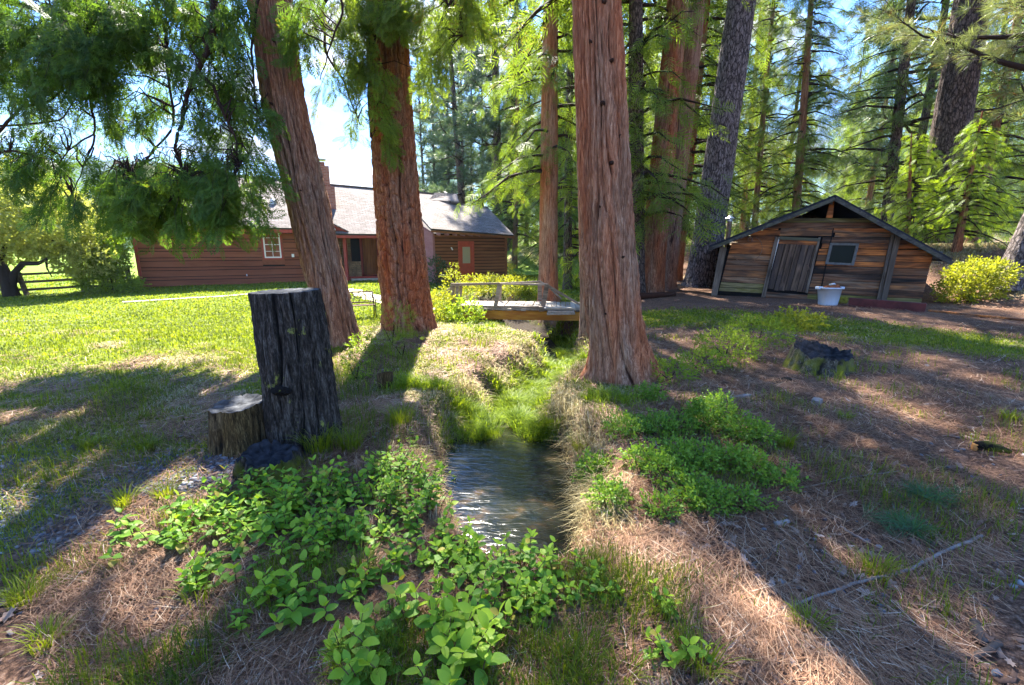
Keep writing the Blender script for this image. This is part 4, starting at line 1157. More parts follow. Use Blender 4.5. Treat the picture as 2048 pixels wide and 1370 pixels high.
# ---- templates of foliage
def frond_template(n=9, sub=True, seed=0):
    """a flat drooping cedar spray: a midrib with side sprigs, each a small kite; y runs outwards; length 1"""
    r = random.Random(seed); v, f, tt = [], [], []
    def kite(p, d, l, w, tv):
        d = Vector(d).normalized(); s_ = Vector((-d.y, d.x, 0)); i = len(v); p = Vector(p)
        z = lambda q: Vector((q.x, q.y, q.z - .22 * max(q.y, 0) ** 2))
        v.extend([z(p), z(p + d * l * .45 + s_ * w), z(p + d * l), z(p + d * l * .45 - s_ * w)]); f.append((i, i + 1, i + 2, i + 3)); tt.extend([tv * .5, tv, tv * 1.1, tv])
    kite((0, 0, 0), (0, 1, 0), 1.0, .012, .25)
    for k in range(n):
        t = .12 + .84 * k / (n - 1); l = .46 * math.sin(math.pi * (.22 + .72 * t)) * r.uniform(.8, 1.15)
        for sd in (-1, 1):
            a = math.radians(r.uniform(36, 52)); d = (sd * math.sin(a), math.cos(a), r.uniform(-.12, .12))
            b0 = Vector((0, t + (0.04 if sd > 0 else 0), 0)); kite(b0, d, l, .022, r.uniform(.3, .6))
            if sub:
                for q, ss in ((.35, 1), (.6, -1)):
                    a2 = a + ss * math.radians(38); d2 = (sd * math.sin(a2), math.cos(a2), r.uniform(-.2, .2))
                    kite(b0 + Vector(d).normalized() * l * q, d2, l * .42, .018, r.uniform(.35, .7))
    return np.array([tuple(p) for p in v]), np.array(f), np.array(tt)

def needles_template(n=22, seed=0, w=.014):
    """a brush of long pine needles round the end of a twig; needle length 1"""
    r = random.Random(seed); v, f, tt = [], [], []
    for k in range(n):
        a = r.uniform(0, 2 * math.pi); e = r.uniform(.15, 1.25); y0 = r.uniform(-.25, .15)
        d = Vector((math.cos(a) * math.sin(e), math.cos(e), math.sin(a) * math.sin(e))); s_ = d.cross(Vector((r.uniform(-1, 1), r.uniform(-1, 1), r.uniform(-1, 1)))).normalized() * w
        p = Vector((0, y0, 0)); l = r.uniform(.75, 1.1); i = len(v)
        mid = p + d * l * .55; end = p + d * l - Vector((0, 0, .10))
        v.extend([p, mid + s_, end, mid - s_]); f.append((i, i + 1, i + 2, i + 3)); q = r.uniform(.2, .6); tt.extend([q, q, q + .15, q])
    return np.array([tuple(p) for p in v]), np.array(f), np.array(tt)

def leafy_template(n=7, seed=0, sz=.30):
    """a small sprig of broad leaves; length 1"""
    r = random.Random(seed); v, f, tt = [], [], []
    for k in range(n):
        y = .1 + .9 * k / n; a = r.uniform(0, 6.28); e = r.uniform(.5, 1.2)
        d = Vector((math.cos(a) * math.sin(e), math.cos(e), math.sin(a) * math.sin(e))); s_ = d.cross(Vector((r.uniform(-1, 1), r.uniform(-1, 1), 1))).normalized()
        p = Vector((0, y, 0)); i = len(v); l = sz * r.uniform(.7, 1.2)
        v.extend([p, p + d * l * .5 + s_ * l * .3, p + d * l, p + d * l * .5 - s_ * l * .3]); f.append((i, i + 1, i + 2, i + 3)); q = r.uniform(.15, .7); tt.extend([q] * 4)
    return np.array([tuple(p) for p in v]), np.array(f), np.array(tt)

M_cedar_near = leaf_mat('cedar_foliage_near', (.016, .055, .014), (.12, .22, .030), .55, .5, .9, (.18, .14, .02))
M_cedar = leaf_mat('cedar_foliage', (.030, .066, .012), (.19, .285, .036), .55, .55, .5, (.26, .20, .04))
M_cedar_young = leaf_mat('young_cedar_foliage', (.08, .17, .012), (.30, .44, .03), .55, .5, .8)
M_fir = leaf_mat('dark_conifer_foliage', (.020, .050, .012), (.12, .20, .035), .5, .55, .5)
M_pine = leaf_mat('pine_needles', (.045, .075, .035), (.22, .27, .13), .45, .4, .6, (.26, .15, .06))
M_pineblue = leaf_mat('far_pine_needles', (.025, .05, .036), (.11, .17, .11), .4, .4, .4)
M_willow = leaf_mat('pale_willow_leaves', (.16, .21, .05), (.46, .50, .16), .6, .5, .7)
M_shrub = leaf_mat('yellow_green_shrub_leaves', (.09, .14, .012), (.36, .38, .035), .5, .5, 1.5)
M_shrubg = leaf_mat('mid_green_shrub_leaves', (.055, .12, .010), (.26, .37, .035), .55, .5, 1.2)
M_bushdark = leaf_mat('dark_bush_leaves', (.008, .025, .012), (.05, .10, .03), .3, .45, 3)

FROND_HI = [frond_template(8, True, s_) for s_ in range(3)]
FROND_LO = [frond_template(6, False, s_ + 5) for s_ in range(3)]
NEEDLE_HI = [needles_template(34, s_, .013) for s_ in range(2)]
NEEDLE_LO = [needles_template(16, s_ + 3, .035) for s_ in range(2)]
LEAFY = [leafy_template(8, s_) for s_ in range(2)]

def sprays(name, temps, loc, dirs, ups, scale, mat, r=rng, tint=None):
    """one mesh of all the sprays of a crown"""
    K = len(loc); Rm = frames(dirs, ups)
    pick = r.integers(0, len(temps), K)
    tint = r.uniform(-.25, .35, K) if tint is None else tint
    VV, FF, TT, n0 = [], [], [], 0
    for i, (tv, tf, tt) in enumerate(temps):
        mk = pick == i
        if not mk.any(): continue
        v, f, t = merge(tv, tf, Rm[mk], loc[mk], scale[mk], tint[mk], tt)
        VV.append(v); FF.append(f + n0); TT.append(t); n0 += len(v)
    return mesh_np(name, np.concatenate(VV), np.concatenate(FF), mat, tint=np.concatenate(TT))

def limb_mesh(name, lines, mat):
    """tapered limbs: list of (points, r0, r1, sides)"""
    mb = MB()
    for pts_, r0, r1, n in lines:
        k = len(pts_); mb.tube(pts_, [r0 + (r1 - r0) * i / (k - 1) for i in range(k)], n, False)
    return mesh_py(name, mb.v, mb.f, mat, True)

def cedar_parts(Ht, cb, R, seed, mat, nb=90, per=16, fsize=.6, temps=None, droop=.5, shape=1.0, barklimb=None):
    """limbs and crown of a cedar in its own space (trunk along z); cb: height of the lowest live limb"""
    r = np.random.default_rng(seed); temps = temps or FROND_LO
    lines, loc, dr = [], [], []
    for k in range(nb):
        f = (k + r.uniform(0, 1)) / nb
        z = cb + (Ht - cb) * f ** .9
        L_ = (R * (1 - f ** 1.3) ** shape * r.uniform(.55, 1.12) + .25)
        a = r.uniform(0, 2 * np.pi); o = np.array([np.cos(a), np.sin(a), 0]); rise = r.uniform(-.05, .35)
        pts_ = []
        for j in range(5):
            t = j / 4; pts_.append(np.array([0, 0, z]) + o * L_ * t + np.array([0, 0, rise * L_ * t - droop * L_ * t * t]) + r.normal(0, .03 * L_, 3) * t)
        lines.append(([tuple(p) for p in pts_], .012 + .022 * L_, .006, 4))
        m_ = max(4, int(per * (L_ / R) ** .8))
        for q in range(m_):
            t = 1 - r.uniform(0, .93); p = pts_[0] * 0; j = min(3, int(t * 4)); ft = t * 4 - j
            p = pts_[j] * (1 - ft) + pts_[j + 1] * ft + r.normal(0, .11 * L_ ** .6, 3)
            sa = a + r.normal(0, .9); d = np.array([np.cos(sa), np.sin(sa), -r.uniform(.1, 1.3)])
            loc.append(p); dr.append(d)
    # leader
    for q in range(14):
        loc.append(np.array([0, 0, Ht - r.uniform(0, 1.5)])); a = r.uniform(0, 6.28); dr.append(np.array([np.cos(a) * .6, np.sin(a) * .6, r.uniform(.1, 1)]))
    loc, dr = np.array(loc), np.array(dr); K = len(loc)
    ups = r.normal(0, .5, (K, 3)) + np.array([0, 0, 1]) + dr * .4
    me = sprays('crown', temps, loc, dr, ups, r.uniform(.65, 1.25, K) * fsize, mat, r)
    return limb_mesh('limbs', lines, barklimb or M_limb), me

def pine_parts(Ht, cb, R, seed, mat, nb=46, per=9, nsize=.42, temps=None, bare=6, sparse=1.0):
    r = np.random.default_rng(seed); temps = temps or NEEDLE_LO
    lines, loc, dr = [], [], []
    for k in range(nb + bare):
        dead = k >= nb
        f = (k + r.uniform(0, 1)) / nb if not dead else 0
        z = cb + (Ht - cb) * f if not dead else cb * r.uniform(.45, 1.0)
        L_ = R * (1 - .75 * f ** 1.6) * r.uniform(.5, 1.15) if not dead else R * r.uniform(.2, .5)
        a = r.uniform(0, 2 * np.pi); o = np.array([np.cos(a), np.sin(a), 0]); rise = r.uniform(-.35, .25) + .3 * f
        pts_ = []
        for j in range(6):
            t = j / 5; pts_.append(np.array([0, 0, z]) + o * L_ * t + np.array([0, 0, rise * L_ * t + .22 * L_ * t * t]) + r.normal(0, .05 * L_, 3) * t)
        lines.append(([tuple(p) for p in pts_], .02 + .018 * L_, .008, 5))
        if dead: continue
        for q in range(max(3, int(per * L_ / R * 1.3))):
            t = r.uniform(.35, 1.0); j = min(4, int(t * 5)); ft = t * 5 - j
            p0 = pts_[j] * (1 - ft) + pts_[j + 1] * ft
            sa = a + r.choice([-1, 1]) * r.uniform(.2, 1.2); tl = r.uniform(.25, .9) * (L_ / R + .3)
            tip = p0 + np.array([np.cos(sa), np.sin(sa), r.uniform(-.1, .5)]) * tl
            lines.append(([tuple(p0), tuple((p0 + tip) / 2 + r.normal(0, .03, 3)), tuple(tip)], .012, .006, 3))
            for w_ in range(3):
                ff = r.uniform(.55, 1.0) if w_ else 1.0
                loc.append(p0 + (tip - p0) * ff + r.normal(0, .06, 3) * (w_ > 0)); dd = (tip - p0) / np.linalg.norm(tip - p0); dr.append(dd + r.normal(0, .35, 3))
    loc, dr = np.array(loc), np.array(dr); K = len(loc)
    me = sprays('crown', temps, loc, dr, r.normal(0, 1, (K, 3)), r.uniform(.75, 1.2, K) * nsize, mat, r)
    return limb_mesh('limbs', lines, M_limb), me

def tree(name, base, lean, Ht, r0, parts, bark, label, group=None, rot=0.0, scale=1.0, ridges=14, depth=.02, cat='tree', seed=0, trunkpath=None, bend=0.0, nring=28, step=.16, flare=.3):
    """trunk with relief, limbs and crown under one Empty at the foot; lean: sideways shift per metre of height"""
    root = empty(name, base, 0, label, cat, group)
    hh = np.linspace(0, 1, 10)
    path = [(lean[0] * h * Ht + bend * math.sin(h * 5), lean[1] * h * Ht, h * Ht - .15) for h in hh]
    rad = [r0 * (1 - .88 * h ** 1.15) for h in hh]
    me, _ = trunk_mesh('trunk', path, rad, bark, nring, step, ridges, depth, flare, .45, 1.2, 5, seed)
    link('trunk', me, root)
    lm, cr = parts
    for nm, d in (('limbs', lm), ('crown', cr)):
        o = tag(link(nm, d, root), kind='stuff')
        # shear by the lean so that limbs stay on the leaning trunk
        o.matrix_basis = Matrix(((scale, 0, lean[0], 0), (0, scale, lean[1], 0), (0, 0, 1, 0), (0, 0, 0, 1))) @ Matrix.Rotation(rot, 4, 'Z')
    return root

# ---- the four big trunks of the foreground -------------------------------------------------
def big_tree(name, rows, d, Ht, bark, label, ridges, depth, flare, seed, plate=0.0, lobes=5, crown_h=None, crownR=3.0, mat=None, lowest=0, nring=190, step=.02, flare_h=.45, top_shift=(0, 0), nb=70, per=26, warp=1.2):
    """rows: (py, centre px, half width px) from the ground up, at distance d"""
    b = V(rows[0][1], rows[0][0], d); gz = ground(b.x, b.y)
    root = empty(name, (b.x, b.y, gz), 0, label, 'tree')
    path, rad = [], []
    for py, px, hw in rows:
        p = V(px, py, d); path.append(p - Vector((b.x, b.y, gz))); rad.append(hw * opt(px, py, d))
    path[0].z = -.25
    top = path[-1]; dirn = (path[-1] - path[-2]).normalized()
    for hgt in (top.z + 2, top.z + 6, Ht * .7, Ht):
        q = top + dirn * (hgt - top.z) * .5; q.z = hgt; q.x += top_shift[0] * (hgt - top.z) / Ht; path.append(q); rad.append(rad[len(rows) - 1] * (1 - .9 * (hgt - top.z) / (Ht - top.z)))
    me, _ = trunk_mesh('trunk', path[:len(rows)], rad[:len(rows)], bark, nring, step, ridges, depth, flare, flare_h, warp, lobes, seed, plate)
    link('trunk', me, root)
    me, _ = trunk_mesh('upper_trunk', path[len(rows) - 1:], rad[len(rows) - 1:], bark, 40, .3, ridges, depth, 0, 1, 1.2, lobes, seed)
    link('upper_trunk', me, root)
    if crown_h:
        lm, cr = cedar_parts(Ht - 0, crown_h, crownR, seed + 100, mat, nb, per, .85)
        ax = path[-1]; lean = (ax.x / ax.z, ax.y / ax.z)
        for nm, dd in (('limbs', lm), ('crown', cr)):
            o = tag(link(nm, dd, root), kind='stuff'); o.matrix_basis = Matrix(((1, 0, lean[0], 0), (0, 1, lean[1], 0), (0, 0, 1, 0), (0, 0, 0, 1)))
    return root, path, rad

t_left, pl_, rl_ = big_tree('cedar_tree', [(690, 685, 40), (655, 676, 35), (550, 650, 36), (400, 614, 39), (200, 566, 40), (0, 541, 40), (-120, 528, 40)], 8.05, 27, M_barkl,
    'tall cedar with grey-brown fissured bark leaning left behind the black stump', 20, .085, .30, 3, crown_h=9.2, crownR=3.0, mat=M_cedar, lobes=4, nb=84)
t_mid, pm_, rm_ = big_tree('cedar_tree', [(660, 822, 52), (625, 816, 47), (550, 807, 46), (400, 795, 44), (200, 781, 42), (0, 772, 38), (-120, 767, 37)], 9.75, 30, M_barkr,
    'thick upright tree with deeply furrowed red-brown bark between the leaning cedar and the footbridge', 17, .11, .16, 8, plate=.34, crown_h=9.8, crownR=2.8, mat=M_cedar, lobes=6, nb=84)
t_right, pr_, rr_ = big_tree('cedar_tree', [(752, 1254, 66), (715, 1244, 59), (680, 1236, 55), (600, 1224, 53), (400, 1212, 50), (200, 1202, 50), (0, 1192, 47), (-120, 1188, 46)], 6.0, 28, M_barkc,
    'big straight cedar with stringy pinkish-brown bark standing right of the stream', 25, .075, .55, 15, crown_h=7.6, crownR=4.6, mat=M_cedar, lobes=4, flare_h=.24, nb=130)

# knots and broken stubs on the trunks
M_knot = plain_mat('dark_knot_wood', (.035, .020, .014), .95, .1, .4, 30, bmp=.01)
def knots(root, path, rad, lst, seed):
    r = random.Random(seed)
    for z, a, s_ in lst:
        k = max(i for i in range(len(path) - 1) if path[i].z <= z); f = (z - path[k].z) / (path[k + 1].z - path[k].z)
        c = path[k].lerp(path[k + 1], f); R_ = (rad[k] * (1 - f) + rad[k + 1] * f); d = Vector((math.sin(a), -math.cos(a), 0))
        p = c + d * (R_ - .035)
        mb = MB().tube([p - d * .05, p + d * .03, p + d * (.045 + .03 * r.random()) + Vector((0, 0, .01))], [s_ * 1.3, s_, s_ * .35], 8)
        mb.build('knot', M_knot, root, True)
knots(t_right, pr_, rr_, [(1.1, -.2, .012), (1.6, .3, .02), (2.2, -.45, .014), (2.7, .1, .026), (3.0, .45, .02), (3.35, -.15, .03), (3.8, .3, .022), (4.0, -.5, .02), (4.4, .15, .03), (4.7, -.2, .018), (5.0, .45, .02), (.9, -.5, .014)], 1)
knots(t_left, pl_, rl_, [(2.6, .2, .02), (3.9, -.2, .025), (4.8, .3, .02)], 2)

# ---- limbs and hanging foliage of the two left cedars, that the picture shows at its top
def hang(root, limbs, blobs, seed, mat=M_cedar_near, fs=(.26, .42), twig=True):
    """limbs: pixel polylines (px, py, distance); blobs: (px, py, rx, ry, d0, d1, number) where sprays hang"""
    r = np.random.default_rng(seed); org = np.array(root.location); lines = []; nodes = []
    for pts_, r0, r1 in limbs:
        P = [np.array(V(*p)) for p in pts_]; Q = []
        for i in range(len(P) - 1):
            for k in range(6):
                t = k / 6; Q.append(P[i] * (1 - t) + P[i + 1] * t + r.normal(0, .02, 3))
        Q.append(P[-1])
        for _ in range(2):
            for i in range(1, len(Q) - 1): Q[i] = (Q[i - 1] + 2 * Q[i] + Q[i + 1]) / 4
        lines.append(([tuple(q - org) for q in Q], r0, r1, 8)); nodes += Q
    nodes = np.array(nodes)
    loc, dr = [], []
    for px, py, rx, ry, d0, d1, n in blobs:
        made = 0; n = int(n * 1.3)
        while made < n:
            # a hanging branchlet: a curved string of sprays
            a = r.uniform(0, 6.28); q = math.sqrt(r.uniform(0, 1)); x_, y_ = px + rx * q * math.cos(a), py + ry * q * math.sin(a)
            p = np.array(V(x_, y_, r.uniform(d0, d1)))
            nn = nodes[np.argmin(np.linalg.norm(nodes - p, axis=1) + .3 * np.maximum(p[2] - nodes[:, 2], 0))]
            od = p - nn; od[2] = 0; od = od / (np.linalg.norm(od) + 1e-6)
            m_ = int(r.integers(8, 15)); L_ = r.uniform(.25, .6)
            start = p - np.array([0, 0, -L_ * .4])
            # twig back to the nearest limb
            if twig and np.linalg.norm(start - nn) < 2.4:
                md = (start + nn) / 2 + np.array([0, 0, .12]) + r.normal(0, .05, 3); lines.append(([tuple(q_ - org) for q_ in (nn, (nn + md) / 2 + r.normal(0, .03, 3), md, (md + start) / 2 + r.normal(0, .03, 3), start)], .013, .004, 4))
            end = start + od * L_ * .55 + np.array([0, 0, -L_]) + r.normal(0, .08, 3)
            lines.append(([tuple(q_ - org) for q_ in (start, (start + end) / 2 + od * .05, end)], .006, .002, 3))
            for k in range(m_):
                t = (k + r.uniform(0, 1)) / m_
                loc.append(start * (1 - t) + end * t + r.normal(0, .03, 3)); dr.append(od * .5 + np.array([0, 0, -r.uniform(.2, 1.3)]) + r.normal(0, .45, 3)); made += 1
    loc, dr = np.array(loc), np.array(dr); K = len(loc)
    ups = r.normal(0, .8, (K, 3)) + np.array([0, -.8, .4])
    me = sprays('hanging_foliage', FROND_HI, loc - org, dr, ups, r.uniform(fs[0], fs[1], K), mat, r)
    tag(link('hanging_foliage', me, root), kind='stuff'); tag(link('limbs', limb_mesh('limbs', lines, M_limb), root), kind='stuff')

hang(t_left, [([(545, -160, 7.9), (470, -110, 7.4), (428, -20, 7.1), (430, 50, 7.0), (412, 110, 7.0), (392, 145, 7.0), (372, 200, 7.0), (362, 250, 7.0), (350, 290, 7.0), (356, 320, 6.9), (375, 360, 6.9)], .055, .012),
              ([(500, -160, 7.6), (350, -90, 7.3), (310, 0, 7.2), (336, 70, 7.2), (335, 140, 7.2), (350, 250, 7.1), (300, 320, 7.0), (260, 350, 7.0)], .035, .008),
              ([(392, 145, 7.0), (425, 170, 6.9), (440, 215, 6.9), (470, 280, 6.9), (480, 330, 6.9)], .03, .006),
              ([(545, -120, 7.8), (510, 30, 7.4), (500, 140, 7.3), (520, 230, 7.3), (490, 320, 7.2)], .025, .006),
              ([(560, -150, 8), (640, -80, 7.7), (690, 10, 7.5), (660, 90, 7.5), (640, 160, 7.5)], .03, .006)],
     [(350, 385, 144, 62, 6.6, 7.5, 868), (290, 345, 92, 34, 6.7, 7.4, 140), (460, 335, 69, 39, 6.8, 7.4, 93), (430, 280, 69, 34, 6.7, 7.3, 46), (355, 225, 52, 56, 6.9, 7.4, 34),
      (420, 190, 57, 78, 6.7, 7.5, 68), (475, 180, 34, 101, 6.9, 7.5, 78), (440, 60, 57, 67, 6.9, 7.6, 140), (300, 70, 57, 90, 6.9, 7.6, 124), (370, 5, 126, 34, 6.8, 7.7, 217),
      (625, 40, 46, 45, 7.3, 7.9, 93), (245, 405, 46, 25, 6.6, 7.2, 93), (460, 405, 57, 29, 6.6, 7.2, 140), (350, 170, 200, 120, 6.9, 7.8, 300), (490, 260, 40, 110, 6.9, 7.6, 80)], 21, fs=(.19, .33))
hang(t_mid, [([(770, -160, 9.5), (700, -90, 9.0), (640, 20, 8.8), (650, 100, 8.7), (690, 170, 8.7), (720, 250, 8.7)], .04, .008),
             ([(770, -140, 9.3), (840, -60, 9.0), (900, 10, 8.8), (930, 70, 8.7)], .04, .008),
             ([(770, 0, 9.4), (745, 90, 9.1), (735, 200, 9.0), (745, 290, 9.0)], .025, .006)],
     [(665, 20, 69, 56, 8.4, 9.1, 148), (695, 130, 52, 56, 8.4, 9.0, 108), (740, 20, 69, 34, 8.5, 9.1, 122), (748, 160, 25, 90, 8.7, 9.1, 108), (860, 20, 80, 45, 8.4, 9.2, 202),
      (920, 20, 69, 50, 8.5, 9.3, 148), (880, 110, 40, 50, 8.5, 9.1, 68), (715, 235, 29, 28, 8.6, 9.0, 30), (768, 255, 16, 34, 8.8, 9.1, 30), (850, 150, 16, 22, 8.7, 9.1, 14)], 22, mat=M_cedar, fs=(.20, .34))
# a third cedar just beyond the left edge, whose limbs reach into the picture
b_ = (-10.4, 8.0)
t_edge = empty('cedar_tree', (b_[0], b_[1], ground(*b_)), 0, 'cedar at the left edge whose dark green limbs hang into the top left corner', 'tree')
me, _ = trunk_mesh('trunk', [(0, 0, -.2), (.1, 0, 4), (.2, 0, 12), (.2, 0, 25)], [.45, .4, .3, .05], M_barkl, 48, .12, 15, .03, .4, .5, 1.2, 5, 31); link('trunk', me, t_edge)
lm, cr = cedar_parts(25, 5.2, 4.6, 333, M_cedar_near, 90, 34, .6)
tag(link('limbs', lm, t_edge), kind='stuff'); tag(link('crown', cr, t_edge), kind='stuff')
hang(t_edge, [([(-320, -60, 7.9), (-120, -20, 7.5), (60, 10, 7.2), (180, 60, 7.0), (250, 120, 7.0)], .06, .012), ([(-300, 60, 7.8), (-60, 80, 7.4), (90, 110, 7.1), (200, 170, 7.0)], .05, .01),
              ([(-200, 300, 7.6), (-10, 275, 7.3), (40, 215, 7.2), (100, 205, 7.1), (150, 165, 7.1)], .03, .008), ([(-100, 250, 7.5), (60, 250, 7.3), (130, 240, 7.2), (180, 150, 7.1)], .02, .006),
              ([(180, 60, 7.0), (180, 200, 7.0), (190, 270, 7.0), (130, 300, 7.0), (110, 350, 6.9)], .02, .005), ([(190, 270, 7.0), (170, 320, 7.0), (160, 360, 6.9), (140, 400, 6.9)], .014, .004),
              ([(-200, 330, 7.4), (-60, 320, 7.2), (40, 300, 7.1), (90, 330, 7.0)], .03, .006)],
     [(60, 30, 150, 45, 6.7, 7.5, 390), (180, 40, 80, 50, 6.6, 7.4, 300), (175, 110, 52, 39, 6.6, 7.3, 195), (60, 95, 103, 39, 6.7, 7.5, 180), (5, 130, 29, 28, 6.8, 7.5, 45),
      (20, 322, 40, 27, 6.8, 7.3, 75), (72, 325, 34, 29, 6.7, 7.2, 66), (138, 395, 23, 22, 6.6, 7.0, 51), (110, 285, 29, 17, 6.8, 7.2, 21), (60, 175, 46, 13, 6.9, 7.3, 24), (205, 190, 34, 34, 6.8, 7.2, 39), (165, 330, 17, 22, 6.7, 7.1, 18), (130, 160, 46, 22, 6.8, 7.2, 45), (120, 170, 130, 90, 6.8, 7.7, 160)], 23, fs=(.19, .33))

# ---- the trees behind: distinct ones by their place in the photo
CED = [cedar_parts(24, .8, 3.0, 41, M_cedar, 170, 30, .66), cedar_parts(27, 2.0, 2.9, 42, M_cedar, 170, 30, .66), cedar_parts(20, .5, 2.8, 43, M_cedar, 160, 30, .6)]
FIR = [cedar_parts(25, 1.6, 3.2, 51, M_fir, 160, 26, .62, droop=.3), cedar_parts(22, .8, 2.9, 52, M_fir, 150, 26, .6, droop=.3)]
HIGH = [cedar_parts(30, 7.0, 3.3, 45, M_cedar, 140, 34, .62), cedar_parts(30, 9.0, 2.5, 46, M_cedar, 90, 18, .6)]
PIN = [pine_parts(28, 5.0, 3.6, 61, M_pine, 50, 10, .42), pine_parts(30, 9.0, 3.8, 62, M_pine, 46, 10, .42), pine_parts(26, 3.5, 3.4, 63, M_pineblue, 60, 9, .46), pine_parts(34, 12.0, 4.0, 64, M_pine, 46, 10, .42)]

def place(px, py, d, lean_px=None, **k):
    """foot of the tree where the photograph shows it; lean from where its trunk passes the point lean_px"""
    r = ray(px, py); x = r.x / r.y * d; z = ground(x, d)
    lean = (0.0, 0.0)
    if lean_px:
        q = V(lean_px[0], lean_px[1], d); lean = ((q.x - x) / max(q.z - z, .5), 0.0)
    return Vector((x, d, z)), lean

T = []
def bg(name, px, py, d, lp, Ht, r0, parts, bark, label, seed, scale=1.0, group=None, **k):
    base, lean = place(px, py, d, lp)
    T.append((base.x, base.y))
    return tree(name, base, lean, Ht, r0, parts, bark, label, group, rot=seed * 1.3, scale=scale, seed=seed, **k)
bg('cedar_tree', 1096, 600, 17.0, (1100, 150), 24, .36, cedar_parts(24, 4.0, 2.6, 71, M_cedar, 130, 38, .5), M_barkc, 'slim cedar with orange-brown trunk rising behind the right end of the footbridge', 1, ridges=16, depth=.03, nring=60, step=.08)
bg('conifer_tree', 1134, 585, 21.0, (1140, 150), 22, .20, cedar_parts(22, 2.6, 2.0, 72, M_fir, 90, 20, .5), M_barkb, 'thin dark-trunked conifer between the slim orange cedar and the big right cedar', 2)
bg('cedar_tree', 1190, 645, 10.6, (1178, 300), 22, .30, HIGH[0], M_barkl, 'grey cedar trunk mostly hidden right behind the big right cedar', 3, ridges=16, depth=.03, nring=60, step=.08)
bg('cedar_tree', 1275, 560, 16.5, (1272, 60), 26, .30, CED[1], M_barkb, 'dark upright conifer immediately behind the big right cedar', 4, ridges=14)
bg('cedar_tree', 1300, 568, 17.2, (1346, 100), 30, .46, HIGH[1], M_barkr, 'reddish leaning trunk, left of the twin leaning trunks behind the big cedar', 5, ridges=16, depth=.04, nring=60, step=.08)
bg('cedar_tree', 1330, 566, 18.2, (1386, 80), 30, .38, HIGH[1], M_barkl, 'silvery grey leaning trunk, right of the twin leaning trunks behind the big cedar', 6, ridges=16, depth=.04, nring=60, step=.08)
bg('cedar_tree', 1352, 560, 22.0, (1400, 120), 26, .26, CED[1], M_barkr, 'thin red-brown trunk between the twin leaning trunks and the grey pine', 7)
bg('pine_tree', 1402, 572, 19.2, (1462, 150), 36, .62, pine_parts(36, 11.5, 4.2, 73, M_pine, 44, 11, .40, NEEDLE_HI), M_barkg, 'massive grey-barked pine leaning right beside the left corner of the shed', 8, ridges=22, depth=.045, nring=90, step=.06, flare=.38)
bg('cedar_tree', 1590, 470, 27.0, (1612, 150), 22, .24, cedar_parts(17, 1.5, 2.8, 74, M_cedar, 150, 30, .55), M_barkl, 'open pale green conifer rising behind the left roof slope of the shed', 9)
bg('cedar_tree', 1770, 480, 23.0, (1812, 100), 24, .26, FIR[0], M_barkb, 'dense dark green conifer behind the right roof slope of the shed', 10)
bg('pine_tree', 1865, 480, 18.0, (1935, 60), 36, .60, pine_parts(36, 8.6, 5.2, 75, M_pine, 60, 12, .38, NEEDLE_HI), M_barkb, 'massive dark-barked pine leaning right behind the two young cedars', 11, ridges=20, depth=.05, nring=80, step=.07)
bg('young_cedar', 1818, 485, 17.2, (1822, 330), 4.1, .09, cedar_parts(3.9, .15, 1.05, 76, M_cedar_young, 90, 26, .24), M_barkr, 'bright green young cedar just behind the right slope of the shed roof', 12, group=None)
bg('young_cedar', 1915, 490, 15.6, (1945, 330), 4.5, .12, cedar_parts(4.1, .5, 1.25, 77, M_cedar_young, 90, 26, .25), M_barkr, 'bright green young cedar with leaning bare lower trunk right of the shed', 13)
bg('pine_tree', 2010, 600, 13.2, (2120, 330), 26, .34, pine_parts(26, 5.2, 4.2, 78, M_pine, 56, 16, .36, NEEDLE_HI, bare=0), M_barkg, 'pine with bleached root flare at the right edge beside the yellow-green bush', 14, ridges=18, depth=.035, nring=60, step=.06, flare=.5)
bg('pine_tree', 935, 560, 43.0, (905, 160), 27, .38, pine_parts(27, 2.4, 4.6, 79, M_pineblue, 64, 11, .55), M_barkb, 'tall blue-green pine leaning left over the right end of the house roof', 15)
bg('pine_tree', 1000, 555, 38.0, (990, 100), 33, .40, pine_parts(33, 6.5, 3.8, 80, M_pineblue, 62, 11, .55), M_barkb, 'straight tall pine just beyond the right gable of the house', 16)
bg('pine_tree', 1018, 555, 46.0, (1030, 100), 32, .36, PIN[2], M_barkb, 'dark pine behind, between the straight pine and the slim cedar', 17)
bg('pine_tree', 2080, 520, 21.0, (2100, 200), 30, .45, PIN[0], M_barkb, 'pine beyond the right edge, its needled branches reaching over the bank', 18)
# the rest of the wood: rows farther back
wood = []
rw = random.Random(99)
spots = []
for row, (d0, d1, n) in enumerate(((25, 30, 9), (31, 38, 12), (40, 50, 17), (52, 66, 22))):
    for i in range(n):
        px = 985 + (2260 - 985) * (i + rw.uniform(.1, .9)) / n
        if (1500 < px < 1720 or px > 1930) and rw.random() < .6: continue
        if row == 0 and 1440 < px < 1760: continue
        if row == 0 and px < 1060: continue
        spots.append((px, rw.uniform(d0, d1), row))
for i in range(7): spots.append((860 + i * 22 + rw.uniform(-8, 8), rw.uniform(50, 64), 3))
kinds = [('cedar_tree', CED[0], M_barkl, 'green cedar'), ('cedar_tree', CED[1], M_barkl, 'tall green cedar'), ('conifer_tree', CED[2], M_barkb, 'low-branched conifer'), ('conifer_tree', FIR[0], M_barkb, 'dark conifer'), ('conifer_tree', FIR[1], M_barkb, 'short dark conifer'),
         ('pine_tree', PIN[0], M_barkg, 'grey pine'), ('pine_tree', PIN[1], M_barkg, 'long-trunked pine'), ('pine_tree', PIN[2], M_barkb, 'blue-green pine')]
hts = [24, 27, 20, 25, 22, 28, 30, 26]
trunk_share = {}
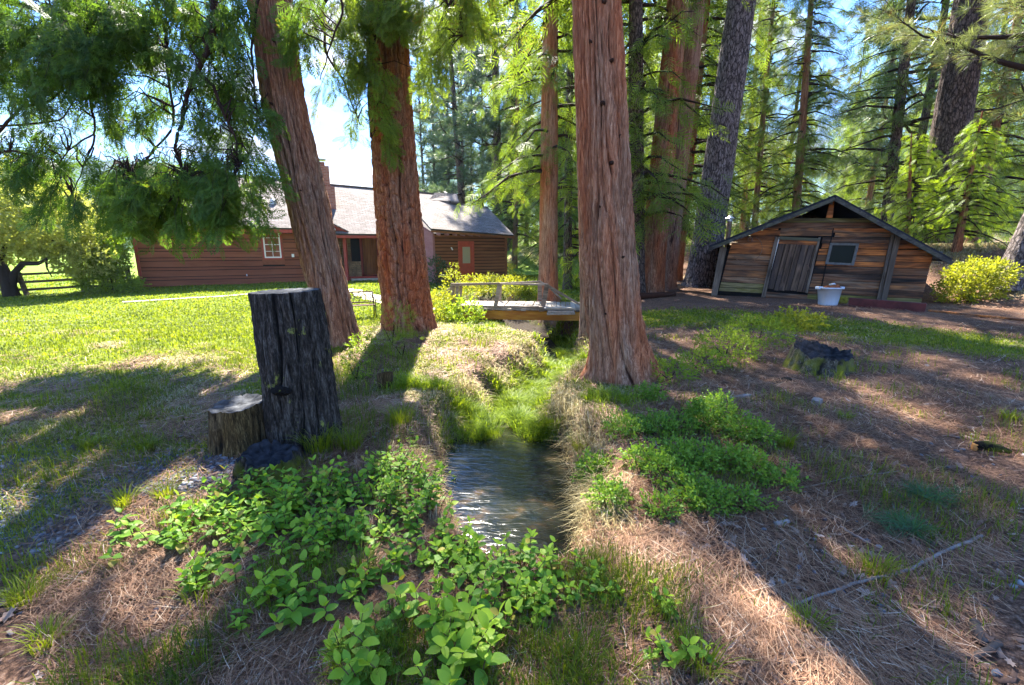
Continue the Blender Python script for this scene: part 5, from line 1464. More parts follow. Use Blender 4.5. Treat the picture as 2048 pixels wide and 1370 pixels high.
where = lambda px: ('behind the house gable' if px < 1060 else 'right of the slim orange cedar' if px < 1180 else 'behind the big right cedar' if px < 1300 else 'behind the twin leaning trunks' if px < 1420 else 'above the shed\'s left roof' if px < 1660 else 'above the shed\'s right roof' if px < 1840 else 'above the bank right of the shed' if px < 2060 else 'beyond the right edge')
for px, d, row in spots:
    ki = rw.randrange(8)
    if row < 2 and px < 1440: ki = rw.choice([0, 0, 1, 2])
    if px < 980: ki = 7
    nm, parts, bark, lab = kinds[ki]
    x = (px - CX) / FPX / cp * d; s_ = rw.uniform(.85, 1.25)
    base = Vector((x, d, ground(x, d)))
    root = empty(nm, base, rw.uniform(0, 6.28), lab + ', ' + ('near', 'second', 'third', 'farthest')[row] + ' rank of the wood, ' + where(px), 'tree', 'trees of the wood behind the shed and bridge')
    root.scale = (s_, s_, s_ * rw.uniform(.9, 1.1)); root.rotation_euler.x = rw.uniform(-.02, .02)
    key = (ki, rw.randrange(2))
    if key not in trunk_share:
        hh = np.linspace(0, 1, 9); lx = rw.uniform(-.4, .4)
        trunk_share[key] = trunk_mesh('trunk', [(lx * math.sin(h * 3), 0, h * hts[ki] - .2) for h in hh], [.22 * (1 - .9 * h) for h in hh], bark, 14, .5, 7, .03, .3, .5, 1.2, 4, ki)[0]
    link('trunk', trunk_share[key], root); tag(link('limbs', parts[0], root), kind='stuff'); tag(link('crown', parts[1], root), kind='stuff')

# far wood that reads as one mass
def far_wood():
    r = np.random.default_rng(5); tv, tf, tt = FROND_LO[0]
    loc, dr, sc = [], [], []
    def one(x, y, h, w_, n):
        z = ground(x, y)
        f = r.uniform(0, 1, n) ** .8; a = r.uniform(0, 6.28, n); rr = w_ * (1 - f) * r.uniform(.4, 1, n) + .2
        loc.append(np.stack([x + rr * np.cos(a), y + rr * np.sin(a), z + .06 * h + f * h * .96], 1)); dr.append(np.stack([np.cos(a), np.sin(a), -r.uniform(.1, 1, n)], 1)); sc.append(r.uniform(1.3, 2.4, n) * (w_ / 3.2))
    for i in range(150):
        px = r.uniform(840, 2250); d = r.uniform(70, 115); one((px - CX) / FPX * d, d, r.uniform(14, 26), r.uniform(2.6, 4), 150)
    for i in range(190):
        px = r.uniform(-420, 1000); d = r.uniform(150, 230); one((px - CX) / FPX * d, d, r.uniform(5, 13), r.uniform(3, 5.5), 60)
    loc_, dr_, sc_ = np.concatenate(loc), np.concatenate(dr), np.concatenate(sc); K = len(loc_)
    me = sprays('distant_trees', FROND_LO, loc_, dr_, r.normal(0, .6, (K, 3)) + np.array([0, 0, 1]), sc_, M_fir, r)
    tag(link('distant_trees', me), kind='stuff')
far_wood()

# ---- broad-leaved trees and bushes
def leafy(name, base, blobs, stems, mat, label, cat, fs=(.25, .4), temps=None, seed=0, bark=None, group=None, flat=False, rz=0.0):
    """blobs: (x, y, z, rx, ry, rz, number) in the thing's own space; stems: (points, r0, r1)"""
    r = np.random.default_rng(seed); root = empty(name, base, rz, label, cat, group)
    loc, dr = [], []
    for x, y, z, rx, ry, rz_, n in blobs:
        p = r.normal(0, 1, (n, 3)); p /= np.linalg.norm(p, axis=1, keepdims=True); q = r.uniform(.25, 1, (n, 1)) ** .5
        lump = 1 + .28 * fbm(p[:, 0] * 2.3 + x, p[:, 1] * 2.3 + y, p[:, 2] * 2.3 + z, 2, seed)[:, None]
        loc.append(np.array([x, y, z]) + p * q * lump * np.array([rx, ry, rz_])); dr.append(p + r.normal(0, .5, (n, 3)) + np.array([0, 0, .25]))
    loc, dr = np.concatenate(loc), np.concatenate(dr)
    keep = loc[:, 2] > .0; loc, dr = loc[keep], dr[keep]; K = len(loc)
    me = sprays('foliage', temps or LEAFY, loc, dr, r.normal(0, 1, (K, 3)), r.uniform(fs[0], fs[1], K), mat, r)
    tag(link('foliage', me, root), kind='stuff')
    if stems:
        for s_ in stems: link('stem' if cat != 'tree' else 'trunk', limb_mesh('stem', [(s_[0], s_[1], s_[2], 8)], bark or M_limb), root)
    return root
# old willow-like tree at the left edge, over the fence
wb_ = G(24, 592); k_ = opt(24, 500, wb_.y)
leafy('willow_tree', wb_, [(-.6, .5, 3.6, 3.6, 2.6, 1.9, 3600), (1.9, .3, 2.9, 1.9, 1.6, 1.3, 1500), (-3.2, 0, 2.2, 1.6, 1.5, 1.2, 900), (2.6, .6, 1.6, 1.3, 1.0, .7, 500), (-.3, .3, 2.1, 1.6, 1.2, .7, 700)],
      [([(0, 0, -.1), (-.08, 0, .8), (-.25, 0, 1.6), (-.8, .1, 2.6), (-1.4, .2, 3.8)], .30, .05), ([(.08, 0, .3), (.3, 0, .95), (.75, 0, 1.35), (1.4, -.05, 1.35), (1.75, 0, 1.5), (2.1, .1, 2.3)], .15, .04), ([(-.2, 0, 1.4), (.3, .1, 2.4), (.5, .2, 3.6)], .12, .03), ([(1.75, 0, 1.5), (1.72, 0, 1.15), (1.85, 0, .8)], .05, .02)],
      M_willow, 'old broad willow-like tree with pale green leaves and crooked low branch at the left edge', 'tree', (.28, .48), seed=3, bark=M_barkb)
b_ = G(255, 580)
leafy('shrub', b_ + Vector((-.3, -.5, 0)), [(-.3, 0, 1.9, 1.15, .8, .75, 1000), (-.6, 0, 1.1, 1.0, .7, .8, 700), (.2, 0, 1.5, .7, .6, .8, 420), (-.3, .1, .4, 1.3, .7, .4, 420), (.9, -.1, .3, .6, .4, .3, 160)],
      [([(0, 0, 0), (-.15, 0, .8), (-.5, 0, 1.8)], .04, .01), ([(.1, 0, 0), (.05, 0, .9), (.15, 0, 2.0)], .04, .01), ([(.2, 0, 0), (.3, 0, .9), (.55, 0, 1.6)], .03, .01), ([(-.1, 0, 0), (-.4, 0, .7), (-1.0, 0, 1.4)], .035, .01)],
      M_shrubg, 'tall multi-stemmed yellow-green shrub at the left corner of the brown house', 'shrub', (.20, .34), seed=4)
b_ = G(1945, 600)
leafy('shrub', b_, [(-.1, 0, .62, .62, .6, .48, 520), (-.5, 0, .28, .45, .45, .3, 240), (.42, -.1, .72, .4, .4, .32, 200), (.2, 0, .15, .6, .4, .18, 120)], [([(0, 0, 0), (-.2, 0, .6)], .03, .01), ([(.1, 0, 0), (.35, 0, .8)], .03, .01)],
      M_shrub, 'round yellow-green bush on the bank right of the shed', 'shrub', (.15, .26), seed=5)
for i, (px, py, w_, h_, n, mt, lab) in enumerate((
    (876, 572, .55, .75, 420, M_bushdark, 'dark green bush against the corner of the right house wing'),
    (756, 556, .45, .6, 260, M_bushdark, 'dark bush beside the porch steps of the house'),
    (940, 606, .35, .55, 260, M_shrub, 'leafy yellow-green sapling behind the left bridge post'),
    (905, 612, .32, .75, 230, M_shrub, 'tall yellow-green sapling at the left end of the footbridge'),
    (978, 584, .7, .35, 420, M_shrub, 'low yellow-green bush on the rise behind the middle of the footbridge'),
    (1030, 588, .6, .33, 360, M_shrub, 'low yellow-green bush on the rise near the far bridge rail'),
    (1062, 590, .45, .28, 220, M_shrubg, 'small green bush beside the far bridge post'),
    (1000, 560, .25, .45, 120, M_shrub, 'small leafy sprout beside the red door wing'),
    (1018, 560, .35, .5, 160, M_shrub, 'yellow-green sprout at the right corner of the house wing'),
    (880, 640, .45, .45, 320, M_shrub, 'yellow-green shrub beneath the left end of the footbridge'),
    (930, 645, .5, .32, 300, M_shrubg, 'low green shrub under the left bridge beam'),
    (1150, 575, .8, .5, 420, M_shrubg, 'dark green undergrowth bush left of the big right cedar'),
    (785, 690, .42, .42, 620, M_shrubg, 'ferny green shrub at the foot of the red-barked tree'),
    (805, 715, .28, .22, 240, M_shrubg, 'small ferny clump in front of the red-barked tree'),
    (728, 705, .24, .14, 260, M_shrubg, 'low round green plant in the shade right of the leaning cedar'),
    (712, 762, .16, .20, 160, M_shrubg, 'small green plant between the black stump and the cut stub'),
    (1515, 690, .62, .26, 1100, M_shrubg, 'spreading green shrub left of the mossy right stump'),
    (1450, 715, .5, .22, 800, M_shrubg, 'green shrub patch trailing towards the big right cedar'),
    (1400, 740, .42, .14, 460, M_shrubg, 'low green patch between the big right cedar and the mossy stump'),
    (1340, 762, .35, .12, 380, M_shrubg, 'flat green patch just right of the big right cedar'),
    (1590, 660, .45, .16, 260, M_shrub, 'thin yellow-green growth behind the mossy right stump'))):
    p = G(px, py); small = p.y < 9
    leafy('shrub', p, [(0, 0, h_ * .9, w_, w_ * .8, h_, int(n * (.55 if small else .8)))], [([(0, 0, 0), (.05, 0, h_)], .012, .005), ([(0, 0, 0), (-w_ * .4, 0, h_ * .9)], .01, .004)], mt, lab, 'shrub',
          (.06, .11) if small else (.13, .24), seed=30 + i, temps=(FROND_LO if 'fern' in lab else None))
# ------------------------------------------------------------------ stumps
M_cutdark = plain_mat('black_cut_wood', (.020, .021, .024), 1.0, .05, .7, 14, bmp=.02)
M_cut = plain_mat('weathered_cut_wood', (.060, .062, .066), 1.0, .05, .7, 14, bmp=.02)
M_rot = bark_mat('rotten_brown_wood', (.010, .008, .006), (.060, .042, .025), (.19, .145, .095), 16, 3.0, bumpd=.01, patch=(1.0, .9, .5))
M_mossy = bark_mat('mossy_stump_bark', (.012, .011, .008), (.06, .052, .035), (.19, .17, .13), 11, 3.5, moss=.35, bumpd=.02)
M_mossy2 = bark_mat('black_mossy_bark', (.006, .005, .004), (.028, .023, .018), (.10, .085, .07), 13, 4, moss=.24, bumpd=.02)
def lichen(mat, col, lo=.62, scale=3.2):
    nt = mat.node_tree; b = nt.nodes['Principled BSDF']; src = b.inputs['Base Color'].links[0].from_socket
    n = noise(nt, coords(nt, (1, 1, .8)), scale, 5, .7)
    nt.links.new(mix(nt, ramp(nt, n, [(lo, 0.0), (lo + .05, .85)]), src, col), b.inputs['Base Color'])
lichen(M_stumpb, (.24, .26, .05), .62, 4.0)
def stump(name, rows, d, mat, label, ridges, depth, flare, seed, lobes=5, tilt=(0, 0), ragged=.0, capmat=None, nring=120, step=.012, flare_h=.2):
    b = V(rows[0][1], rows[0][0], d); gz = ground(b.x, b.y); root = empty(name, (b.x, b.y, gz), 0, label, 'stump')
    path, rad = [], []
    for py, px, hw in rows:
        p = V(px, py, d) - Vector((b.x, b.y, gz)); path.append(p); rad.append(hw * opt(px, py, d))
    path[0].z = -.12
    me, (C, Rr, ii) = trunk_mesh('bark', path, rad, mat, nring, step, ridges, depth, flare, flare_h, 1.2, lobes, seed)
    n = nring; top = len(C) - 1
    # sloped, uneven cut: move the upper rings
    co = np.empty(len(me.vertices) * 3, dtype=np.float32); me.vertices.foreach_get('co', co); co = co.reshape(-1, 3)
    ztop = C[-1, 2]; th = np.linspace(0, 2 * np.pi, n, endpoint=False)
    w = np.clip((co[:, 2] - .35 * ztop) / (.65 * ztop), 0, 1)
    dx, dy = co[:, 0] - C[-1, 0], co[:, 1] - C[-1, 1]
    dz = tilt[0] * dx + tilt[1] * dy + ragged * fbm(dx * 9, dy * 9, 0, 3, seed)
    co[:, 2] += (dz * w).astype(np.float32); me.vertices.foreach_set('co', co.ravel()); me.update()
    link('bark', me, root)
    # cut face: rings towards the centre
    rim = co.reshape(len(C), n, 3)[-1]; vs, fs = [tuple(p) for p in rim], []
    cen = rim.mean(axis=0)
    for j, f in enumerate((.985, .86, .6, .3)):
        for k in range(n):
            p = cen + (rim[k] - cen) * f; p = p + np.array([0, 0, (-.006 if j else .003) + ragged * .6 * float(vnoise(p[0] * 14, p[1] * 14, 1.0, seed)) * (j > 0) - ragged * .5 * (j > 1)]); vs.append(tuple(p))
    vs.append(tuple(cen - np.array([0, 0, .006 + ragged * .5])))
    for j in range(4):
        for k in range(n):
            k2 = (k + 1) % n; fs.append((j * n + k, j * n + k2, (j + 1) * n + k2, (j + 1) * n + k))
    for k in range(n): fs.append((4 * n + k, 4 * n + (k + 1) % n, 5 * n))
    link('cut_face', mesh_py('cut_face', vs, fs, capmat or M_cut, True), root)
    return root
st = stump('tree_stump', [(868, 614, 66), (800, 601, 67), (700, 589, 66), (640, 581, 64), (600, 574, 63), (582, 570, 63)], 3.85, M_stumpb,
           'tall black bark-covered stump, chest high, with small lichen patches, in front of the leaning cedar', 15, .060, .12, 61, lobes=4, tilt=(.03, 0), nring=200, step=.010, flare_h=.12)
# burr on the stump
bm = bmesh.new(); bmesh.ops.create_icosphere(bm, subdivisions=4, radius=1)
for v_ in bm.verts:
    f_ = 1 + .3 * float(fbm(v_.co.x * 2.5, v_.co.y * 2.5, v_.co.z * 2.5, 3, 4)); v_.co = Vector((v_.co.x * .085 * f_, v_.co.y * .05 * f_, v_.co.z * .038 * f_))
me = bpy.data.meshes.new('burr'); bm.to_mesh(me); bm.free(); me.materials.append(M_stumpb)
o = link('burr', me, st); o.location = Vector((-.03, -.30, V(590, 785, 3.5).z - st.location.z))
stump('tree_stump', [(872, 484, 56), (840, 482, 53), (812, 478, 50), (806, 477, 50)], 3.75, M_rot, 'low weathered brown stump with grey cut top touching the tall black stump', 9, .05, .2, 62, 3, (.06, .05), .022)
stump('tree_stump', [(945, 540, 58), (925, 538, 57), (908, 538, 52)], 3.25, M_mossy2, 'low rotten black stump with yellow-green moss at its left side, nearest the leafy shrubs', 8, .06, .22, 63, 3, (-.1, .1), .06, M_cutdark)
stump('tree_stump', [(790, 771, 15), (765, 770, 15), (748, 769, 16)], 5.45, M_rot, 'small sawn stub with dark round face, leaning in pine straw below the red-barked tree', 8, .006, .1, 64, 3, (.25, -.5), .004, nring=48)
stump('tree_stump', [(738, 1632, 58), (722, 1638, 53), (705, 1643, 51), (700, 1646, 50)], 6.4, M_mossy, 'wide low mossy stump with hollow grey rim on the pine straw below the shed', 9, .04, .32, 65, 3, (.02, .14), .11, M_cutdark, flare_h=.14)

# ------------------------------------------------------------------ fallen wood
M_stick = bark_mat('bare_stick_bark', (.07, .055, .045), (.20, .165, .14), (.36, .31, .28), 30, 12, bumpd=.003)
M_drift = plain_mat('pale_driftwood', (.19, .165, .15), .85, .2, .3, 20)
def stick(name, pts, r0, r1, mat, label, cat='stick', lift=.02):
    P = []
    for p in pts:
        g_ = G(p[0], p[1]); P.append(g_ + Vector((0, 0, lift + (p[2] if len(p) > 2 else 0))))
    base = P[0].copy(); Q = []
    rr_ = random.Random(int(pts[0][0]))
    for i in range(len(P) - 1):
        for k in range(5): Q.append(P[i].lerp(P[i + 1], k / 5) + Vector((rr_.gauss(0, .003), rr_.gauss(0, .003), rr_.gauss(0, .002))))
    Q.append(P[-1]); n = len(Q)
    mb = MB().tube([q - base for q in Q], [r0 + (r1 - r0) * i / (n - 1) for i in range(n)], 7)
    o = mb.build(name, mat, None, True); o.location = base; return tag(o, label, cat)
stick('fallen_stick', [(1425, 1335), (1480, 1285), (1560, 1230), (1680, 1185), (1800, 1150), (1900, 1105), (1962, 1078)], .006, .010, M_drift, 'long thin pale bent stick running diagonally over the straw at lower right')
stick('fallen_stick', [(1828, 1308), (1880, 1325), (1940, 1326), (1975, 1308), (1996, 1298)], .012, .015, M_stick, 'thick curved dark stick near the lower right corner')
stick('fallen_stick', [(1960, 1298), (1952, 1268), (1945, 1255)], .02, .026, M_stick, 'short stubby bark-covered stick standing next to the curved dark stick')
stick('fallen_stick', [(1255, 1330), (1205, 1320), (1000, 1300)], .004, .006, M_stick, 'thin dark twig beside the front shrub at the bottom centre')
stick('fallen_stick', [(1128, 1232), (1180, 1224), (1250, 1248)], .005, .006, M_drift, 'thin grey twig arching over the straw right of the front shrub')
stick('fallen_stick', [(1470, 1010), (1700, 960), (1800, 948)], .003, .004, M_drift, 'hair-thin pale twig lying across the straw at right centre')
stick('fallen_stick', [(1360, 1268), (1372, 1190), (1384, 1105)], .003, .003, M_drift, 'thin upright dry stalk beside the lone leafy plant')
stick('fallen_stick', [(1680, 1060), (1700, 1075), (1735, 1092)], .006, .008, M_drift, 'short curved grey stick in the middle of the right straw')
stick('fallen_stick', [(1550, 1055), (1575, 1048)], .016, .016, M_drift, 'short fat pale piece of branch at right centre')
stick('fallen_stick', [(1480, 1140), (1530, 1130), (1545, 1110), (1540, 1095)], .006, .004, M_stick, 'small hooked grey twig left of the green needle tufts')
stick('fallen_stick', [(330, 1285), (395, 1278), (450, 1258)], .008, .008, M_stick, 'grey twig lying in the straw at lower left')
stick('fallen_stick', [(375, 1300), (412, 1295)], .02, .018, M_drift, 'short tan bark-less stick at lower left')
stick('fallen_log', [(1280, 598), (1310, 596), (1350, 592)], .14, .08, M_barkl, 'mossy fallen log lying behind the big right cedar', 'log', .08)
def chip(px, py, w_, l_, t_, ang, mat, name, label, cat):
    p = G(px, py); mb = MB().prism([(-l_ / 2, -w_ / 2, 0), (l_ * .42, -w_ / 2, 0), (l_ / 2, 0, 0), (l_ * .38, w_ / 2, 0), (-l_ * .45, w_ * .4, 0)], (0, 0, t_))
    o = mb.build(name, mat, None, bevel=.002); o.location = p + Vector((0, 0, .015)); o.rotation_euler = (.05, -.08, math.radians(ang)); return tag(o, label, cat)
chip(1480, 797, .05, .28, .02, 12, M_drift, 'wood_sliver', 'flat grey-green sliver of wood above the right leafy shrub', 'wood piece')
chip(1560, 765, .10, .34, .02, 18, M_rot, 'wood_sliver', 'flat brown board fragment below the mossy right stump', 'wood piece')
chip(1632, 810, .09, .12, .05, 40, M_drift, 'wood_chunk', 'small pale chunk of wood in the right straw with a thin twig', 'wood piece')
p = G(1978, 905); mb = MB().tube([(-.11, 0, .05), (-.03, .01, .055), (.06, 0, .045), (.14, -.01, .03)], [.03, .045, .035, .012], 9)
o = mb.build('driftwood_piece', M_mossy2, None, True); o.location = p; o.rotation_euler.z = -.3; tag(o, 'short black burnt branch piece with split orange end on bare soil at the right edge', 'wood piece')
mb = MB().prism([(-.125, -.02, .01), (-.10, -.03, .01), (-.09, -.01, .01), (-.12, .02, .01)], (0, 0, .06)); oo = mb.build('split_end', plain_mat('orange_split_wood', (.5, .22, .06), .7, .2, .3, 12), o, bevel=.004)

# ------------------------------------------------------------------ fallen leaves, stones, bark chips: stuff
def flat_scatter(name, n, region, size, mat, seed, verts, faces, tilt=.35, lift=.012, col=(0, 1)):
    r = np.random.default_rng(seed); P = []
    while len(P) < n:
        d = 1.1 * (13 / 1.1) ** r.uniform(0, 1, 4000); a = r.uniform(-.95, .95, 4000); x, y = d * np.tan(a) * .98, d
        ok = region(x, y) > r.uniform(0, 1, 4000)
        P += list(np.stack([x[ok], y[ok]], 1))
    P = np.array(P[:n]); z = H(P[:, 0], P[:, 1]) + lift
    loc = np.column_stack([P, z]); yaw = r.uniform(0, 6.28, n)
    dr = np.stack([np.cos(yaw), np.sin(yaw), r.normal(0, tilt, n)], 1); up = np.array([0, 0, 1]) + r.normal(0, tilt, (n, 3))
    me = sprays(name, [(verts, faces, np.zeros(len(verts)))], loc, dr, up, r.uniform(size[0], size[1], n), mat, r, tint=r.uniform(col[0], col[1], n))
    return tag(link(name, me), kind='stuff')
def tint_mat(name, stops, rough=.85, trans=0.0):
    m, nt, N, L, b = nodes_mat(name, rough, .2)
    at = N.new('ShaderNodeAttribute'); at.attribute_name = 'tint'
    n = noise(nt, coords(nt, (1, 1, 1), 'World'), 60, 3)
    c = ramp(nt, math_n(nt, 'ADD', math_n(nt, 'MULTIPLY', at.outputs['Fac'], .85), math_n(nt, 'MULTIPLY', n, .2)), stops)
    L.new(c, b.inputs['Base Color'])
    if trans:
        tr = N.new('ShaderNodeBsdfTranslucent'); L.new(c, tr.inputs['Color']); ms = N.new('ShaderNodeMixShader'); ms.inputs[0].default_value = trans
        L.new(b.outputs[0], ms.inputs[1]); L.new(tr.outputs[0], ms.inputs[2]); L.new(ms.outputs[0], N['Material Output'].inputs[0])
    return m
M_dryleaf = tint_mat('fallen_leaf_browns', [(0, (.07, .04, .028)), (.4, (.19, .12, .085)), (.75, (.30, .22, .17)), (1, (.40, .34, .30))])
M_pebble = tint_mat('blue_grey_pebbles', [(0, (.03, .033, .04)), (.5, (.10, .112, .135)), (1, (.25, .26, .27))], .8)
M_needle = tint_mat('fallen_needle_browns', [(0, (.028, .014, .009)), (.3, (.115, .052, .028)), (.6, (.25, .125, .066)), (.84, (.37, .24, .145)), (1, (.48, .40, .31))], .6)
lobed = []
for k in range(14):
    a = math.pi * 2 * k / 14; rr_ = (.5 if k % 2 else .27) * (1.25 if k in (0, 7) else 1); lobed.append((rr_ * math.sin(a) * .62, rr_ * math.cos(a), .05 * math.cos(2 * a)))
lv = np.array(lobed + [(0, 0, -.03)]); lf = np.array([(k, (k + 1) % 14, 14) for k in range(14)])
not_water = lambda x, y: (chan(x, y)[0] > .12).astype(float)
duffy = lambda x, y: np.clip(1.05 - cover(x, y)[0] * 1.0 - cover(x, y)[2] * .9, 0, 1) * not_water(x, y)
flat_scatter('fallen_leaves', 900, lambda x, y: duffy(x, y) * (y < 8), (.035, .10), M_dryleaf, 71, lv, lf, .35, .02)
chipv = np.array([(-.2, -.5, 0), (.15, -.5, .02), (.25, .3, .0), (0, .55, .03), (-.25, .2, .0), (-.18, -.45, .06), (.14, -.45, .08), (.2, .28, .07), (0, .5, .08), (-.2, .2, .06)])
chipf = np.array([(5, 6, 7, 8), (5, 8, 9, 5), (0, 1, 6, 5), (1, 2, 7, 6), (2, 3, 8, 7), (3, 4, 9, 8), (4, 0, 5, 9)])
flat_scatter('bark_chips', 2600, lambda x, y: duffy(x, y) * (y < 9), (.02, .075), M_dryleaf, 72, chipv, np.array([(5, 6, 7, 8), (5, 8, 9, 9)][:1] + [(0, 1, 6, 5), (1, 2, 7, 6), (2, 3, 8, 7), (3, 4, 9, 8), (4, 0, 5, 9)]), .3, .01, (-.1, .8))
ico = bmesh.new(); bmesh.ops.create_icosphere(ico, subdivisions=1, radius=.5)
pv = np.array([(v_.co.x, v_.co.y * 1.3, v_.co.z * .6) for v_ in ico.verts]); pf = np.array([[v_.index for v_ in f.verts] for f in ico.faces]); ico.free()
grav_reg = lambda x, y: np.clip(smooth(-x + .9 * fbm(x * 1.3, y * 1.3, 0, 2, 77), 2.3, 2.7) * smooth(y, 2.1, 2.4) * (1 - smooth(y, 3.2, 4.0)) + .02 * (y < 4), 0, 1) * not_water(x, y)
flat_scatter('pebbles', 2600, grav_reg, (.014, .04), M_pebble, 73, pv, pf, .3, .004)

# ------------------------------------------------------------------ pine straw
def straw():
    r = np.random.default_rng(81); n = 150000
    d = 1.05 * (12.5 / 1.05) ** r.uniform(0, 1, n * 2); a = r.uniform(-.90, .90, n * 2); x, y = d * np.tan(a) * .98, d
    ln, dy_, lu = cover(x, y); cd, _ = chan(x, y)
    clump = smooth(fbm(x * 1.3, y * 1.3, 0, 3, 83), -.45, .25)
    ok = (np.clip(1.05 - .85 * ln - .9 * lu, .06, 1) * (cd > .02) * (.25 + .75 * clump) > r.uniform(0, 1, n * 2)); ok &= ~((x < -2.2 - .15 * y) & (y > 7.5))
    x, y = x[ok][:n], y[ok][:n]; K = len(x)
    # needles of a clump lie roughly alike
    yaw = fbm(x * .9, y * .9, 0, 2, 85) * 5 + r.normal(0, .75, K)
    L_ = r.uniform(.09, .19, K) * (1 + .02 * y); w_ = np.maximum(.0009, .00034 * y) * r.uniform(.8, 1.4, K)
    bend = r.normal(0, .22, K)
    t = np.array([-.5, -.17, .17, .5]); c, s_ = np.cos(yaw), np.sin(yaw)
    px_ = x[:, None] + L_[:, None] * (t[None] * c[:, None] - bend[:, None] * (t[None] ** 2 - .1) * s_[:, None])
    py_ = y[:, None] + L_[:, None] * (t[None] * s_[:, None] + bend[:, None] * (t[None] ** 2 - .1) * c[:, None])
    pz = H(px_[:, 1], py_[:, 1])[:, None] + r.uniform(.002, .045, K)[:, None] ** 1.0 + L_[:, None] * t[None] * r.normal(0, .10, K)[:, None]
    pz = np.maximum(pz, H(px_[:, [0, 3]].mean(1), py_[:, [0, 3]].mean(1))[:, None] + .001)
    ox, oy = -s_ * w_, c * w_
    A = np.stack([px_ + ox[:, None], py_ + oy[:, None], pz], -1); B_ = np.stack([px_ - ox[:, None], py_ - oy[:, None], pz + .0006], -1)
    v = np.stack([A, B_], 2).reshape(-1, 3)      # K,4,2,3
    base = (np.arange(K) * 8)[:, None, None]
    q = np.array([[0, 1, 3, 2], [2, 3, 5, 4], [4, 5, 7, 6]])[None]
    me = mesh_np('pine_straw', v, (base + q).reshape(-1, 4), M_needle, tint=np.repeat(np.clip(r.normal(.5, .24, K), 0, 1), 8))
    tag(link('pine_straw', me), kind='stuff')
straw()

# ------------------------------------------------------------------ grasses
M_grass = leaf_mat('lawn_grass_blades', (.045, .085, .006), (.27, .33, .020), .5, .5, .9, (.38, .32, .10))
M_sedge = leaf_mat('tall_sedge_blades', (.08, .15, .010), (.34, .44, .03), .55, .45, 1.0)
M_drygrass = tint_mat('dry_grass_blades', [(0, (.12, .085, .03)), (.4, (.28, .22, .09)), (.8, (.45, .38, .20)), (1, (.52, .47, .32))], .7, .3)
def blades(name, n, dens, hgt, wid, mat, seed, dmin=1.05, dmax=26, amax=.92, lean=.45, wk=.0006, droop=(0, 0, 0), col=(-.1, .5)):
    r = np.random.default_rng(seed); X_, Y_, D_ = [], [], []; got = 0
    while got < n:
        m_ = 60000; d = dmin * (dmax / dmin) ** r.uniform(0, 1, m_); a = r.uniform(-amax, amax, m_); x, y = d * np.tan(a) * .98, d
        dn = dens(x, y); ok = dn > r.uniform(0, 1, m_)
        X_.append(x[ok]); Y_.append(y[ok]); D_.append(dn[ok]); got += int(ok.sum())
        if ok.sum() < 20: break
    x, y, dn = (np.concatenate(q)[:n] for q in (X_, Y_, D_)); K = len(x)
    z = H(x, y) - .005
    h = r.uniform(hgt[0], hgt[1], K) * (.55 + .45 * dn) * (1 + .35 * fbm(x * 1.7, y * 1.7, 0, 2, seed)) ; w_ = np.maximum(wid, wk * y) * r.uniform(.7, 1.3, K)
    yaw = r.uniform(0, 6.28, K); ca, sa = np.cos(yaw), np.sin(yaw); ln = r.normal(lean, .2, K) * h
    la = yaw + 1.57 + r.normal(0, .5, K); lx, ly = np.cos(la) * ln, np.sin(la) * ln
    lx += droop[0] * h; ly += droop[1] * h
    b0 = np.stack([x - ca * w_, y - sa * w_, z], -1); b1 = np.stack([x + ca * w_, y + sa * w_, z], -1)
    m0 = np.stack([x - ca * w_ * .75 + lx * .35, y - sa * w_ * .75 + ly * .35, z + h * .6], -1); m1 = np.stack([x + ca * w_ * .75 + lx * .35, y + sa * w_ * .75 + ly * .35, z + h * .6], -1)
    tp0 = np.stack([x + lx - ca * w_ * .1, y + ly - sa * w_ * .1, z + h * (.98 - .3 * np.abs(lean)) - droop[2] * h], -1); tp1 = np.stack([x + lx + ca * w_ * .1, y + ly + sa * w_ * .1, z + h * (.98 - .3 * np.abs(lean)) - droop[2] * h], -1)
    v = np.stack([b0, b1, m0, m1, tp0, tp1], 1).reshape(-1, 3)
    q = np.array([[0, 1, 3, 2], [2, 3, 5, 4]])[None] + (np.arange(K) * 6)[:, None, None]
    tn = np.clip(r.uniform(col[0], col[1], K) + .25 * fbm(x * .8, y * .8, 0, 2, seed + 1), -.3, 1.1)
    me = mesh_np(name, v, q.reshape(-1, 4), mat, tint=np.repeat(tn, 6))
    return tag(link(name, me), kind='stuff')
dry_land = lambda x, y: (chan(x, y)[0] > .0).astype(float)
off_path = lambda x, y: 1.0
def d_lawn(x, y):
    return cover(x, y)[0] * dry_land(x, y) * np.where(y < 8.5, .75, 1.0)
blades('lawn_grass', 200000, d_lawn, (.035, .095), .0018, M_grass, 91, 1.6, 30, .93, .6, .0009, col=(-.25, .7))
def d_weedy(x, y):
    return smooth(fbm(x * 1.9, y * 1.9, 0, 3, 95), -.15, .45) * dry_land(x, y) * (y < 9) * (.7 + .3 * (x < 1))
blades('weedy_grass', 34000, d_weedy, (.06, .20), .0022, M_grass, 92, 1.1, 10, .92, .45, .0006)
def d_lush(x, y):
    cd, al = chan(x, y); wet_end = np.where(y < 4.5, cd > .03, cd > -.30)
    return cover(x, y)[2] * wet_end * (y < 15) * (.12 + .88 * smooth(fbm(x * 3.1, y * 3.1, 0, 2, 113), -.15, .35))
blades('stream_grass', 42000, d_lush, (.10, .34), .0032, M_sedge, 93, 3.0, 15, .35, .7, .0009, col=(-.3, .9))
def d_rim(x, y):
    cd, al = chan(x, y); return np.exp(-((cd - .22) / .16) ** 2) * smooth(y, 2.3, 3.2) * (1 - smooth(y, 11, 13)) * smooth(fbm(x * 2, y * 2, 0, 2, 97), -.35, .2)
